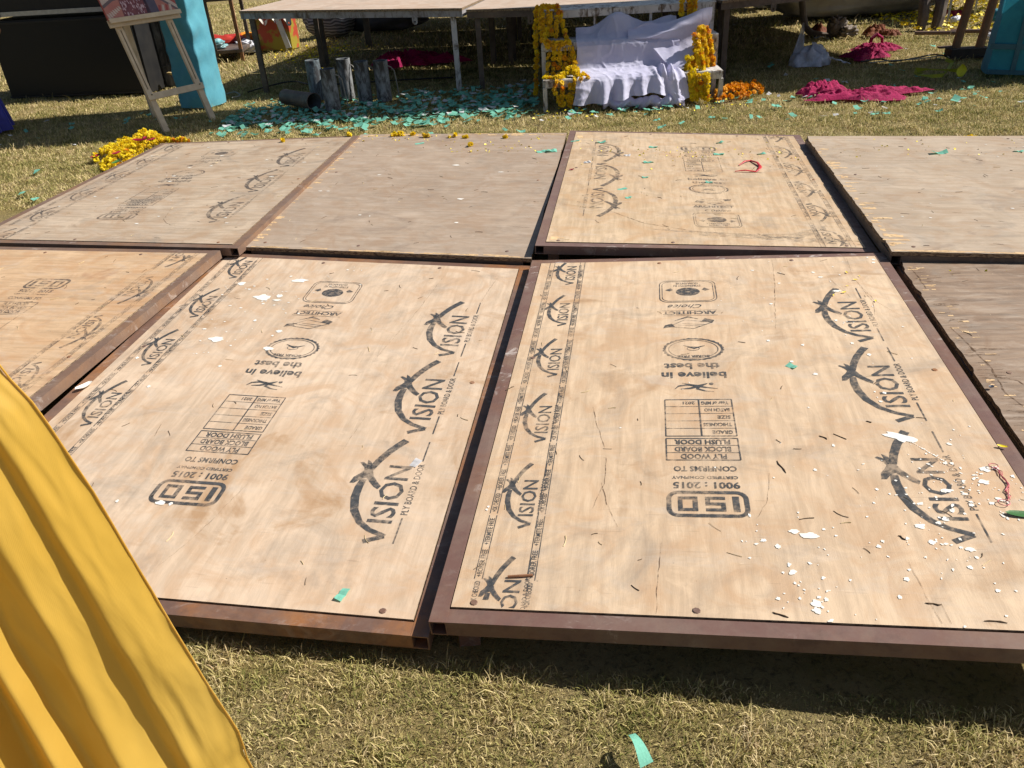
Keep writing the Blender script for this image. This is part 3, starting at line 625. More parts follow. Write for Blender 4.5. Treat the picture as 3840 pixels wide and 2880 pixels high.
platform('left rear stage platform, back leg with a white socket', (-2.02 + rowx, 7.33 + rowy + .03), (-.19 + rowx, 6.86 + rowy + .03), .640, .60, ST_DARK, (ST_DARK,) * 4, socket=2)
platform('middle rear stage platform in the shade behind the steps', (-.155 + rowx, 6.88 + rowy + .03), (1.68 + rowx, 6.45 + rowy + .03), .59, .57, ST_DARK, (ST_DARK,) * 4)
platform('right rear stage platform standing nearest the grey sheet bundle', (1.72 + rowx, 6.46 + rowy + .03), (3.85, 8.18), .58, .60, ST_DARK, (ST_DARK, None, ST_DARK, None))

for r_, nm_ in ((2, 'third'), (3, 'fourth')):
    dx_, dy_ = rowx * r_ * .9, (rowy + .03) * r_
    platform('left platform of the %s row back, its legs standing in the shade' % nm_, (-2.02 + dx_, 7.33 + dy_), (-.19 + dx_, 6.86 + dy_), .62, .60, ST_DARK, (ST_DARK,) * 4)
    platform('middle platform of the %s row back, its legs standing in the shade' % nm_, (-.155 + dx_, 6.88 + dy_), (1.68 + dx_, 6.45 + dy_), .59, .58, ST_DARK, (ST_DARK,) * 4)
    platform('right platform of the %s row back, its legs standing in the shade' % nm_, (1.72 + dx_, 6.50 + dy_), (3.0 + dx_, 6.6 + dy_), .58, .58, ST_DARK, (ST_DARK, None, ST_DARK, None))

# ------------------------------------------------------------------ white steps
st = thing('steps', 'peeling white steel steps hung with marigolds, leading up to the stage', 'steps', (.37, 5.9, 0), math.atan2(-.06, 1))
Wd = 1.22
def sbar(nm, a, b, w, h=None, m=WHITE_PEEL, par=st):
    q = MB(); q.bar(a, b, w, h); return bevel(q.build(nm, m, par), .002)
for zt, y0, y1 in ((.19, .02, .27), (.395, .25, .50), (.585, .46, .72)):
    sbar('tread_rail', (0, y0, zt - .022), (Wd, y0, zt - .022), .03, .045); sbar('tread_rail', (0, y1, zt - .022), (Wd, y1, zt - .022), .03, .04)
    sbar('tread_end', (.0, y0 + .016, zt - .022), (.0, y1 - .016, zt - .022), .03, .04); sbar('tread_end', (Wd, y0 + .016, zt - .022), (Wd, y1 - .016, zt - .022), .03, .04)
    q = MB(); q.box((Wd / 2, (y0 + y1) / 2, zt + .004), (Wd + .02, y1 - y0 + .02, .006)); q.build('tread', WHITE_PEEL, st)
for x in (0, Wd):
    for y, z in ((.02, .146), (.25, .35), (.46, .54), (.72, .54)): sbar('leg', (x, y + (.03 if y > .02 else 0), -.03), (x, y + (.03 if y > .02 else 0), z), .03)
for x in (.38, .78): sbar('baluster', (x, .47, .0), (x, .47, .54), .018)

# ------------------------------------------------------------------ cloth
def cloth_mat(name, c1, c2, rough=.8, sheen=.3, tr=.25, wr=60, spec=.2, wstr=.4, kind='OBJ'):
    n = NT(name); v = n.uv(kind=kind)
    a = n.noise(v, 7, 4, .6, .8); b = n.noise(n.uv(kind=kind, scale=(1, 1, .4)), wr, 4, .6, 1.2)
    col = n.mix(n.ramp(a, .35, .65), c1, c2); n.set(col, rough, sheen=sheen, spec=spec)
    n.bump(n.add(b, a), wstr, .006); n.translucent(col, tr); return n.m
CL_WHITE = cloth_mat('white_cotton', (.70, .69, .86), (.62, .61, .80), .85, .2, .30, 26, .15)
CL_PINK = cloth_mat('magenta_cloth', (.44, .007, .10), (.30, .005, .07), .75, .1, .2, 45, .2, 1.0)
CL_BLUE = cloth_mat('sky_blue_cloth', (.13, .44, .54), (.10, .37, .48), .7, .2, .25, 40)
CL_TEAL = cloth_mat('teal_cloth', (.03, .27, .36), (.025, .22, .31), .6, .2, .25, 40)
wc = thing('white_cloth', 'white cotton cloth draped over the two lower steps, flaring at the right', 'cloth', (.37, 5.9, 0), math.atan2(-.06, 1))
path = [(.50, .455), (.44, .52), (.38, .475), (.33, .425), (.28, .412), (.235, .402), (.214, .375), (.205, .31), (.195, .262), (.170, .232), (.12, .216), (.06, .212), (.015, .205), (-.015, .18), (-.030, .13), (-.034, .08), (-.036, .035)]
def pth(t):
    f = t * (len(path) - 1); i = min(int(f), len(path) - 2); r = f - i
    return lerp(path[i][0], path[i + 1][0], r), lerp(path[i][1], path[i + 1][1], r)
def drape(a, t):
    y, z = pth(t); x = .235 + a * .72
    top = max(0, 1 - abs(t - .1) * 7)
    z += top * (-.055 + .115 * math.exp(-((a - .42) / .17) ** 2) + .06 * math.exp(-((a - .95) / .2) ** 2) + .02 * nz(a * 7, 1.5, 0)); y += top * .03 * nz(a * 4, 3, 1)
    fall = max(0, (t - .36)) * 1.6
    ga = .12 + .88 * min(1, max(0, (a - .30) / .35)); fold = (math.sin(a * 44 + 9 * nz(a * 3.3, t * .8, 1)) * .5 * ga * (.5 + abs(nz(a * 6, 3, 3)) * 1.8) + nz(a * 13, t * 2, 2)) * .017 * (ga if t > .7 else .35)
    low = max(0, (t - .72) / .28)
    if t > .36: y -= abs(fold) * min(1, fall * .9) + .004
    if .55 < t: z += fold * .3
    y -= low * (.03 + .05 * nz(a * 6, 2, 5) ** 2 * 4 + .02 * math.sin(a * 30)) ; x += low * (a - .5) * .09 + .01 * nz(a * 9, t * 7, 3)
    cr_ = 1 - min(1, abs(nz(a * 6.5 + t * 2.2, t * 7 - a * 3, 6)) * 5); c2_ = 1 - min(1, abs(nz(a * 12 - t * 4, t * 13, 11)) * 5)
    y -= .0045 * cr_ + .0015 * c2_; z += .003 * cr_ + .001 * c2_
    if a < .25: z += (1 - a / .25) * (-.02) * top
    if low > 0: z = max(z + low * (.03 * nz(a * 5, 8, 1) + .055 * math.exp(-((a - .62) / .26) ** 2)), .012)
    # gathered bunch on the right of the lower tread
    g_ = math.exp(-((a - .84) / .10) ** 2) * math.exp(-((t - .72) / .14) ** 2); y -= g_ * .05; z += g_ * .03 * (1 + math.sin(a * 80))
    return (x, y, z)
q = MB(); q.grid(drape, 150, 110); subsurf(q.build('main_drape', CL_WHITE, wc, True, merge=1e-5), 1)
def flap(a, t):      # the corner lifted by the wind at the right
    x = .60 + a * .58; z = .435 + (.02 + .115 * a ** 1.3) * (1 - t) - t * (.02 + .22 * a ** 1.6) + .012 * math.sin(a * 9 + t * 6)
    z -= t * t * .04; y = .30 - .20 * t * a - .05 * t + .03 * math.sin(t * 7 + a * 5)
    x -= t * t * .30 * a * a; return (x + .01 * nz(a * 5, t * 5, 2), y, z + .01 * nz(a * 6, t * 6, 9))
q = MB(); q.grid(flap, 46, 36); subsurf(q.build('lifted_corner', CL_WHITE, wc, True, merge=1e-5), 1)
def hem(a, t):
    x = .40 + a * .56; r = .028 + .018 * abs(nz(a * 8, 2, 2)) * 2; an = t * 2 * math.pi
    return (x, -.045 + .02 * nz(a * 6, 5, 5) + r * math.cos(an) * 1.5 * (1 + .25 * math.sin(a * 50 + an * 2)), .028 + r * math.sin(an) * (1 + .3 * math.sin(a * 37 + 2 * an)) + .01 * math.sin(a * 24))
q = MB(); q.grid(hem, 110, 22); q.build('crumpled_hem', CL_WHITE, wc, True, merge=1e-5)

# ------------------------------------------------------------------ marigolds
def petal_mat(name, a, b):
    n = NT(name); r = n.n('ShaderNodeObjectInfo', out=5); i = n.n('ShaderNodeNewGeometry', out=8)
    c = n.mix(n.add(n.mul(r, .75), n.mul(i, .25)), a, b); n.set(c, .6, spec=.2, sheen=.2); n.translucent(c, .3); return n.m
MG_Y = petal_mat('marigold_yellow', (.84, .62, .012), (.80, .50, .010)); MG_O = petal_mat('marigold_orange', (.82, .42, .006), (.76, .29, .005)); MG_L = petal_mat('marigold_lemon', (.86, .70, .015), (.80, .56, .01))
GREEN_LEAF = simple('leaf_green', (.035, .12, .03), (.06, .17, .045), .45, 20, .2); STRING = simple('garland_thread', (.30, .32, .10), (.2, .25, .07), .8)
def flower_mesh(name, m, seed):
    rs = random.Random(seed); mb_ = MB()
    for lay, (n, el, L, wd) in enumerate(((9, .05, 1.0, .52), (9, .45, .92, .50), (8, .85, .80, .46), (6, 1.2, .62, .42), (7, -.45, .8, .5))):
        for k in range(n):
            a = 2 * math.pi * (k + .5 * (lay % 2)) / n + rs.uniform(-.2, .2); e = el + rs.uniform(-.18, .18); l = L * rs.uniform(.85, 1.1)
            d = Vector((math.cos(a) * math.cos(e), math.sin(a) * math.cos(e), math.sin(e))); s_ = Vector((-math.sin(a), math.cos(a), rs.uniform(-.4, .4))); up = s_.cross(d)
            p0 = d * .18; p1 = d * l * .7 + up * .05; p2 = d * l - up * rs.uniform(-.02, .16)
            mb_.face([p0 - s_ * wd * .18, p0 + s_ * wd * .18, p1 + s_ * wd * .5, p1 - s_ * wd * .5]); mb_.face([p1 - s_ * wd * .5, p1 + s_ * wd * .5, p2 + s_ * wd * .32, p2 - s_ * wd * .32])
    return mb_.mesh(name, m)
FY = [flower_mesh('marigold', MG_Y, i) for i in range(3)]; FO = [flower_mesh('marigold', MG_O, i + 9) for i in range(3)]; FL_ = [flower_mesh('marigold', MG_L, i + 20) for i in range(3)]
def garland(label, pts, kinds=FY, r=.0225, step=.027, group='marigold garlands hung on the white steps', orange=.15, jit=.006, pairs=False):
    pts = [Vector(p) for p in pts]; org = pts[-1].copy(); root = thing('marigold_garland', label, 'garland', org, group=group)
    q = MB(); q.tube([p - org for p in pts], .0016, 5); q.build('thread', STRING, root, True)
    k = 0; carry = 0
    for i in range(len(pts) - 1):
        d = pts[i + 1] - pts[i]; L = d.length; s = carry
        while s < L:
            for e in range(2 if pairs else 1):
                p = pts[i] + d * (s / L) - org + Vector((rnd(-jit, jit) + (e - .5) * .022 * pairs, rnd(-jit, jit) - .004, rnd(-jit, jit)))
                f = random.choice(FO if random.random() < orange * .6 else kinds)
                if k < 96: inst('marigold', f, p, (rnd(0, 6.3), rnd(0, 6.3), rnd(0, 6.3)), r * rnd(.85, 1.15), root); k += 1
            s += step * rnd(.85, 1.15)
        carry = s - L
    return root
# left side, from outermost to the cloth
garland('longest yellow garland, hanging down outside the left of the steps to the ground', [at(2012, 30, 6.34), at(2008, 110, 6.33), at(2012, 240, 6.34), at(2008, 350, 6.35)])
garland('yellow garland tied round the top left corner of the steps', [at(2030, 28, 6.33), at(2050, 22, 6.32), at(2080, 24, 6.33), at(2098, 42, 6.33)], step=.02, pairs=True)
garland('second yellow garland on the left, falling from the top tread to the middle one', [at(2028, 40, 6.31), at(2030, 100, 6.27), at(2038, 150, 6.20)], step=.026, pairs=True)
garland('third yellow garland on the left, looping between the top and middle treads', [at(2058, 46, 6.31), at(2060, 100, 6.27), at(2065, 135, 6.22)], step=.026, pairs=True)
garland('yellow and orange garland beside the leaf above the left middle tread', [at(2088, 52, 6.31), at(2084, 100, 6.25), at(2090, 140, 6.20)], orange=.35)
garland('slanting yellow garland nearest the dark gap at the upper left', [at(2102, 55, 6.31), at(2115, 110, 6.27), at(2128, 155, 6.19)])
garland('thick band of yellow marigolds heaped along the left of the middle tread', [at(2038, 152, 6.14), at(2065, 168, 6.12), at(2095, 166, 6.12), at(2135, 158, 6.13)], step=.017, pairs=True)
for k, (x0, x1, lb) in enumerate(((2057, 2052, 'first short yellow garland under the left middle tread, beside the steel post'), (2078, 2074, 'second short yellow garland under the left middle tread'), (2098, 2096, 'third short yellow garland under the left middle tread'), (2116, 2118, 'fourth short yellow garland under the left middle tread'), (2136, 2136, 'fifth short yellow garland under the left middle tread, touching the green leaf'))):
    garland(lb, [at(x0, 182, 6.13), at((x0 + x1) / 2, 230, 6.12), at(x1, 288, 6.10)], orange=.2, step=.033)
garland('yellow garland along the edge of the white cloth at the left', [at(2145, 180, 6.11), at(2155, 220, 6.10), at(2160, 262, 6.05)], orange=.3)
garland('sunlit yellow heap of marigolds at the left end of the lowest tread', [at(2050, 292, 5.96), at(2090, 296, 5.93), at(2128, 270, 6.0), at(2150, 250, 6.02), at(2165, 280, 5.93), at(2205, 290, 5.93)], FL_, step=.017, pairs=True)
for (pp, lb, og) in (([(2085, 305), (2080, 340), (2090, 375), (2112, 405)], 'front left garland hanging from the lowest tread to the grass', .3), ([(2108, 310), (2106, 350), (2112, 398)], 'second garland hanging from the lowest tread, touching the first', .25), ([(2140, 318), (2132, 355), (2142, 402)], 'third garland hanging from the lowest tread, dense and shaded', .1),
                     ([(2156, 300), (2150, 345), (2140, 390)], 'fourth garland hanging from the lowest tread, bending left', .1), ([(2180, 290), (2180, 335), (2182, 395)], 'thin garland hanging in front of the white cloth', .3), ([(2208, 290), (2206, 340), (2204, 400)], 'rightmost thin garland of the left bunch, in front of the cloth', .3)):
    garland(lb, [at(x, y, 5.87) for x, y in pp], orange=og, step=.030)
# right side
garland('short garland hanging from the right end of the top tread', [at(2555, 5, 6.24), at(2556, 35, 6.23), at(2557, 62, 6.22)], orange=.1)
garland('thick garland over the right end of the top tread', [at(2590, 0, 6.24), at(2590, 35, 6.22), at(2598, 68, 6.2)], orange=.5, pairs=True, step=.022)
garland('orange garland falling from the top right corner towards the lifted cloth', [at(2606, 0, 6.24), at(2608, 40, 6.2), at(2622, 74, 6.12)], orange=.7)
for k, (pp, lb, kd, og) in enumerate((([(2640, 98), (2652, 130), (2662, 180), (2668, 230), (2672, 262)], 'outermost orange garland on the right side of the steps', FY, .6), ([(2628, 105), (2638, 150), (2642, 200), (2648, 255)], 'yellow garland inside the outermost one on the right side', FY, .3),
        ([(2612, 130), (2612, 180), (2605, 230), (2600, 262)], 'yellow garland below the lifted corner of the white cloth', FY, .2), ([(2585, 215), (2572, 240), (2585, 270), (2620, 280)], 'yellow garland curling over the right end of the lowest tread', FL_, .1), ([(2620, 190), (2628, 225), (2632, 262), (2655, 285)], 'bright yellow garland in the middle of the right bunch', FL_, .15))):
    garland(lb, [at(x, y, 6.02 - .03 * k) for x, y in pp], kd, orange=og, step=.021, pairs=True)
for (pp, lb, og) in (([(2592, 270), (2596, 310), (2600, 350), (2605, 378)], 'leftmost sunlit garland hanging from the right of the lowest tread', .15), ([(2618, 285), (2618, 330), (2622, 378)], 'middle sunlit garland hanging from the right of the lowest tread', .2), ([(2648, 285), (2650, 320), (2650, 375)], 'rightmost sunlit garland hanging beside the splintered end post', .1)):
    garland(lb, [at(x, y, 5.80) for x, y in pp], FL_, orange=og, step=.023, pairs=True)

def heap(label, outline, n, zmax, kinds, orange, group, r=.02, petals=()):
    cx = sum(p[0] for p in outline) / len(outline); cy = sum(p[1] for p in outline) / len(outline)
    root = thing('marigold_heap', label, 'flower heap', (cx, cy, 0), group=group); k = 0
    xs = [p[0] for p in outline]; ys = [p[1] for p in outline]
    def inside(x, y):
        c = False; j = len(outline) - 1
        for i in range(len(outline)):
            if (outline[i][1] > y) != (outline[j][1] > y) and x < (outline[j][0] - outline[i][0]) * (y - outline[i][1]) / (outline[j][1] - outline[i][1]) + outline[i][0]: c = not c
            j = i
        return c
    def edge(x, y):
        return min(abs((outline[(i + 1) % len(outline)][0] - p[0]) * (p[1] - y) - (p[0] - x) * (outline[(i + 1) % len(outline)][1] - p[1])) / max(1e-6, math.hypot(outline[(i + 1) % len(outline)][0] - p[0], outline[(i + 1) % len(outline)][1] - p[1])) for i, p in enumerate(outline))
    pts = []
    while len(pts) < n:
        x, y = rnd(min(xs), max(xs)), rnd(min(ys), max(ys))
        if inside(x, y): pts.append((x, y, min(1, edge(x, y) / .07)))
    for x, y, h in pts:
        f = random.choice(FO if random.random() < orange else kinds)
        inst('marigold', f, (x - cx, y - cy, .008 + h * zmax * rnd(.55, 1)), (rnd(0, 6.3), rnd(0, 6.3), rnd(0, 6.3)), r * rnd(.85, 1.2), root)
    return root
HG = 'marigold heaps'
heap('orange marigold heap on the grass at the right foot of the steps', [(1.56, 5.80), (1.72, 5.84), (1.95, 6.0), (1.98, 6.12), (1.85, 6.2), (1.6, 6.05)], 98, .06, FO, .8, HG)
RED = simple('red_petal', (.30, .005, .03), (.20, .003, .02), .5, 20, .2)
def heap_pts(l): return [tuple(on(x, y, .02)[:2]) for x, y in l]
heap('near part of the bright yellow marigold heap with a dark green leaf, on the grass', heap_pts([(368, 612), (400, 634), (432, 634), (520, 590), (560, 560), (520, 545), (450, 560), (400, 585)]), 98, .042, FL_, .03, 'yellow marigold heap beside the pale board')
heap('middle part of the bright yellow marigold heap with dark red petals in it', heap_pts([(340, 588), (365, 600), (440, 590), (520, 560), (560, 530), (500, 515), (430, 540), (385, 560)]), 98, .05, FL_, .03, 'yellow marigold heap beside the pale board')
heap('far part of the bright yellow marigold heap behind the pale board', heap_pts([(480, 525), (540, 545), (600, 540), (640, 525), (600, 505), (560, 500), (520, 505)]), 98, .055, FL_, .05, 'yellow marigold heap beside the pale board')
garland('straight orange yellow garland trailing from the heap along the far edge of the board', [on(600, 527, .03), on(650, 526, .03), on(705, 524, .03)], FL_, orange=.5, step=.016, pairs=True, group='yellow marigold heap beside the pale board', r=.02)
def petal(label, c, r, mat_, L=2.0, nm='petal', cat='petal', group=None, rz=None, curl=.4):
    q = MB(); n = 8
    def fn(a, t):
        x = (a - .5) * 2; wv = math.sqrt(max(0, 1 - x * x)) if 0 < a < 1 else 0
        return (x * r * L * .5, (t - .5) * wv * r, curl * r * (x * x * .6 + (2 * t - 1) ** 2 * wv * .5) + .002)
    q.grid(fn, n, 4); o = q.build(nm, mat_, None, True); o.location = c; o.rotation_euler = (0, 0, rz if rz is not None else rnd(0, 6.3)); tag(o, label, cat, group); return o
for (px, py, rr, z) in ((525, 530, .05, .115), (568, 527, .035, .11), (545, 520, .03, .1), (438, 578, .035, .09), (360, 590, .04, .03)):
    petal('dark red rose petal in the yellow marigold heap', on(px, py, z * .7), rr, RED, 2.2, group='red petals in the marigold heap')
petal('dark green leaf at the near end of the yellow marigold heap', on(436, 612, .06), .035, GREEN_LEAF, 2.4, 'leaf', 'leaf')

# ------------------------------------------------------------------ pipe mortars
PIPE = peel('flaking_grey_pipe', (.30, .31, .32), (.055, .05, .047), (.46, .57), seed=7)
PIPE2 = peel('flaking_blue_grey_pipe', (.20, .25, .28), (.06, .06, .065), (.45, .57), seed=12)
INNER = simple('dark_inside', (.09, .10, .11), (.05, .055, .06), .8, 20, .1); RUST = steel('rusty_brown_pipe', (.085, .055, .045), (.13, .075, .05), .5, .05, 23)  # dark grey for the inner wall of the barrels
ROD = simple('bare_steel_rod', (.30, .28, .25), (.20, .18, .16), .5, 30, .1)
def mortar(label, x, y, h, r0, r1, m, handle=None, lying=None):
    root = thing('pipe_mortar', label, 'metal pipe', (x, y, 0), group='metal pipes standing before the stage')
    if lying: root.rotation_euler = lying; root.location.z = max(r0, r1) + .004
    n = 28; q = MB(); rings = []
    prof = [(r0, 0), (r0 * .99, h * .3), (lerp(r0, r1, .6), h * .7), (r1, h - .004), (r1 + .001, h), (r1 - .006, h), (r1 - .007, h * .6), (r0 - .008, .01)]
    for r, z in prof: rings.append([Vector((r * math.cos(2 * math.pi * k / n), r * math.sin(2 * math.pi * k / n), z)) for k in range(n)])
    for i in range(len(rings) - 1):
        for k in range(n): q.face([rings[i][k], rings[i][(k + 1) % n], rings[i + 1][(k + 1) % n], rings[i + 1][k]], None, 1 if i >= 5 else 0)
    q.face(rings[-1], None, 1); q.build('barrel', [m, INNER], root, True, merge=1e-5)
    if handle is not None:
        a = handle; d = Vector((math.cos(a), math.sin(a), 0)); q = MB()
        q.tube([d * (r1 - .002) + Vector((0, 0, h * .86)), d * (r1 + .02) + Vector((0, 0, h * .83)), d * (r1 + .045) + Vector((0, 0, h * .74)), d * (r1 + .052) + Vector((0, 0, h * .5)), d * (r1 + .062) + Vector((0, 0, .02))], .0042, 6)
        q.build('handle', ROD, root, True)
mortar('bluish grey pipe at the left, partly behind the front pipe', -1.41, 6.88, .30, .060, .056, PIPE2)
mortar('front grey pipe standing nearest, with a bent side rod', -1.215, 6.42, .295, .060, .055, PIPE, -.15)
mortar('third grey pipe from the left, in the middle of the row', -1.16, 6.84, .30, .055, .055, PIPE, -.35)
mortar('fourth grey pipe from the left, its rod hidden by the next pipe', -1.00, 6.68, .295, .056, .055, PIPE, .2)
mortar('rightmost grey pipe of the row, open rim and bent side rod', -.845, 6.65, .295, .058, .056, PIPE, -.1)
mortar('rusty brown pipe lying on its side in the green confetti', -1.63, 6.70, .40, .058, .064, RUST, None, (0, R_(90), math.atan2(-.33, .32)))

# ------------------------------------------------------------------ easel with a picture
EWOOD = simple('pale_pine', (.66, .54, .38), (.55, .43, .29), .6, 18, .2, bscale=120)
SLOT_SCREW_DARK = simple('slot_shade_screw_brown', (.16, .12, .07), None, .9)  # on the slot strips this brown paints the shade inside; screws share it
ea = thing('easel', 'pale wooden display easel leaning by the sky blue post, holding a red picture', 'easel', (-2.28, 6.28, 0))
o_ = Vector((-2.28, 6.28, 0))
fl, fr = Vector((-2.40, 6.12, 0)), Vector((-2.15, 6.44, 0)); back = Vector((-.79, .61, 0)).normalized(); side = (fr - fl).normalized()
def leg_line(f, z): return f + back * (z * .36) + Vector((0, 0, z))
tilt = (back * .36 + Vector((0, 0, 1))).normalized(); face_n = side.cross(tilt)
for f in (fl, fr):
    q = MB(); q.bar(leg_line(f, -.02) - o_, leg_line(f, 1.55) - o_, .045, .022, up=face_n); lg = bevel(q.build('leg', EWOOD, ea), .002)
    fn = face_n if face_n.dot(Vector((.7, -.7, 0))) > 0 else -face_n
    q = MB(); a_, b_ = leg_line(f, .27) + fn * .0115 - o_, leg_line(f, .66) + fn * .0115 - o_; q.bar(a_, b_, .006, .002, up=face_n); q.build('slot', SLOT_SCREW_DARK, lg)
fn = face_n if face_n.dot(Vector((.7, -.7, 0))) > 0 else -face_n
q = MB(); q.bar(leg_line(fl, .22) - side * .03 + fn * .018 - o_, leg_line(fr, .22) + side * .03 + fn * .018 - o_, .045, .014, up=fn); rg = bevel(q.build('crossbar', EWOOD, ea), .002)
for f in (fl, fr):
    for dz in (-.012, .012):
        c = leg_line(f, .22) + fn * .026 + Vector((0, 0, dz)) - o_; q = MB(); q.tube([c - fn * .002, c + fn * .002], .005, 8); q.build('screw', SLOT_SCREW_DARK, rg, True)
q = MB(); q.bar(leg_line(fl, .70) - side * .08 + fn * .035 - o_, leg_line(fr, .70) + side * .08 + fn * .035 - o_, .05, .012, up=fn)
q.bar(leg_line(fl, .70) - side * .08 + fn * .062 + Vector((0, 0, .012)) - o_, leg_line(fr, .70) + side * .08 + fn * .062 + Vector((0, 0, .012)) - o_, .030, .012, up=fn); bevel(q.build('ledge', EWOOD, ea), .002)
q = MB(); top_ = leg_line((fl + fr) / 2, 1.5); q.bar(Vector((-2.69, 6.72, -.02)) - o_, top_ + back * .02 - o_, .045, .02, up=back); bevel(q.build('back_leg', EWOOD, ea), .002)
RUG = simple('print_red', (.42, .07, .06), (.35, .055, .05), .35, 6, 0); PRC = simple('print_cream', (.60, .50, .42), (.50, .38, .32), .35, 8, 0); PRG = simple('print_grey', (.16, .11, .12), None, .35)
PRM = simple('print_maroon', (.13, .025, .04), (.20, .05, .06), .35, 30, 0); PRP = simple('print_peach', (.48, .20, .15), (.42, .14, .11), .35, 10, 0); PRW = simple('print_pale_pink', (.66, .45, .50), None, .35); PRN = simple('print_navy', (.05, .05, .10), (.09, .07, .11), .35, 12, 0)
pic = thing('picture_board', 'framed red picture of embroidered skirts on a patterned carpet, standing on the easel', 'picture', leg_line((fl + fr) / 2, .72) + fn * .045)
PWD = .56
pl_ = at(385, 98, 6.33); pr_ = at(690, 58, 6.60)
def PP(a, b, h=0.0): return side * ((a - .5) * PWD) + tilt * (b * .7) + fn * h
q = MB(); q.box((0, .35, 0), (PWD, .70, .018), P=lambda x, y, z: side * x + tilt * y + fn * z); q.build('panel', RUG, pic)
def art(tris, m, h, nm='print'):
    mm = MB()
    for t in tris:
        a = (t[1][0] - t[0][0]) * (t[2][1] - t[0][1]) - (t[2][0] - t[0][0]) * (t[1][1] - t[0][1])
        if abs(a) < 1e-9: continue
        mm.face([PP(x, y, h) for x, y in (t if a > 0 else t[::-1])])
    return mm
AT = []
AT.append((poly([(0, .0), (1, .0), (1, .06), (.80, .20), (.70, .25), (.30, .27), (.16, .25), (.0, .20)]), PRC, .0098))
AT.append((poly([(0, .0), (1, .0), (1, .02), (.80, .15), (.68, .20), (.30, .21), (.16, .20), (.0, .14)]), PRG, .0103))
AT.append((poly([(0, .0), (1, .0), (.96, .015), (.80, .12), (.68, .17), (.30, .18), (.16, .17), (.0, .11)]), PRP, .0108))
for k in range(7): AT.append((poly([(.02 + .03 * k, .01 + .013 * k), (.05 + .03 * k, .005 + .013 * k), (.035 + .03 * k, .05 + .01 * k), (.01 + .03 * k, .06 + .01 * k)]), PRC, .0112))
for k in range(6): AT.append((poly([(.60 + .055 * k, .02), (.63 + .055 * k, .012), (.67 + .05 * k, .07), (.64 + .05 * k, .08)]), PRC if k % 2 else RUG, .0112))
for sx in ((.22, .60, .19, .30, .42, .58), (.55, .72, .50, .60, .66, .70)):
    AT.append((poly([(sx[0], .015), (sx[1], .01), (sx[5], .5), (sx[3], .7), (sx[2] + .08, .5)]), PRM if sx[0] < .3 else PRN, .0118))
for pr in AT: pass
mats_ = [RUG, PRC, PRG, PRP, PRM, PRN, PRW]; mm = MB()
rs = random.Random(5)
for k in range(230):
    x, y = rs.uniform(.24, .56), rs.uniform(.02, .5); r = rs.choice((.004, .005, .006, .010)); AT.append(([((x - r, y), (x + r * .4, y - r * 2), (x + r, y)), ((x - r, y), (x + r, y), (x - r * .3, y + r * 2.2))], PRW, .0124))
for T, m_, h in AT:
    for t in T:
        a = (t[1][0] - t[0][0]) * (t[2][1] - t[0][1]) - (t[2][0] - t[0][0]) * (t[1][1] - t[0][1])
        if abs(a) > 1e-9: mm.face([PP(x, y, h) for x, y in (t if a > 0 else t[::-1])], None, mats_.index(m_))
mm.build('print', mats_, pic)

# ------------------------------------------------------------------ cloth covered gate: posts and overhead beam
gate = thing('cloth_gate', 'tall sky blue cloth covered post of a gate, behind the easel', 'gate', (-2.37, 6.98, 0))
def clad(nm, c, w_, d_, h, m, par, rz=0, puck=.008, z0=.0, taper=.06, seed=0):
    q = MB(); nn = 10
    Rz = Matrix.Rotation(rz, 3, 'Z')
    def fn(a, t):
        p = a * 4; k = int(p) % 4; f = p - int(p); cs = ((-1, -1), (1, -1), (1, 1), (-1, 1), (-1, -1))
        x = lerp(cs[k][0], cs[k + 1][0], f); y = lerp(cs[k][1], cs[k + 1][1], f); mx = max(abs(x), abs(y)); l = math.hypot(x, y); rd = lerp(1, mx / l * 1.02, .22)
        s_ = 1 + taper * (1 - t) ** 3; fo = puck * (math.sin(t * h * 34 + 3 * nz(a * 9, t * 5, seed)) * .5 * (0.4 + max(0, nz(t * 3, a * 4, seed + 4)) * 2.4) + nz(a * 8, t * h * 6, seed + 2))
        v = Rz @ Vector((x * w_ / 2 * rd * s_, y * d_ / 2 * rd * s_, 0)); nrm_ = v.normalized()
        return Vector(c) + v + nrm_ * fo + Vector((0, 0, z0 + t * h))
    q.grid(fn, 64, max(30, int(h * 60))); return q.build(nm, m, par, True, merge=1e-5)
clad('cloth_cover', (0, 0, 0), .27, .24, 3.3, CL_BLUE, gate, -.35, .010)
q = MB(); q.box((0, 0, 1.6), (.16, .16, 3.25)); q.build('post', ST_DARK, gate)
q = MB(); q.box((9.1, 0, 1.6), (.2, .2, 3.25)); q.build('post', ST_DARK, gate)
clad('cloth_cover', (9.1, 0, 0), .30, .28, 3.3, CL_BLUE, gate, -.1, .010, seed=6)
def beamfn(y0, y1, z0_, z1_, x0_=-.15, x1_=9.3):
    q = MB()
    def fn(a, t):
        x = lerp(x0_, x1_, a); yy = 0; an = t * 2 * math.pi; cy, cz = (y0 + y1) / 2, (z0_ + z1_) / 2
        return (x, yy + cy + (y1 - y0) / 2 * math.cos(an) * 1.1, cz + (z1_ - z0_) / 2 * math.sin(an) + .02 * nz(x * 4, t * 3, 1))
    q.grid(fn, 200, 16); return q
beamfn(-.63, .03, 2.6, 2.95).build('beam_cover', CL_BLUE, gate, True, merge=1e-5)
beamfn(-.80, -.56, 2.6, 2.8, -2.4, 2.95).build('added_shade_roll', CL_BLUE, gate, True, merge=1e-5)  # unseen cloth roll added to widen the cast shade at the left
for xx in (-.1, 1.4, 2.8):
    q = MB(); q.bar((xx, -.7, 2.78), (xx, -.2, 2.85), .04, .04); q.build('bracket', ST_DARK, gate)

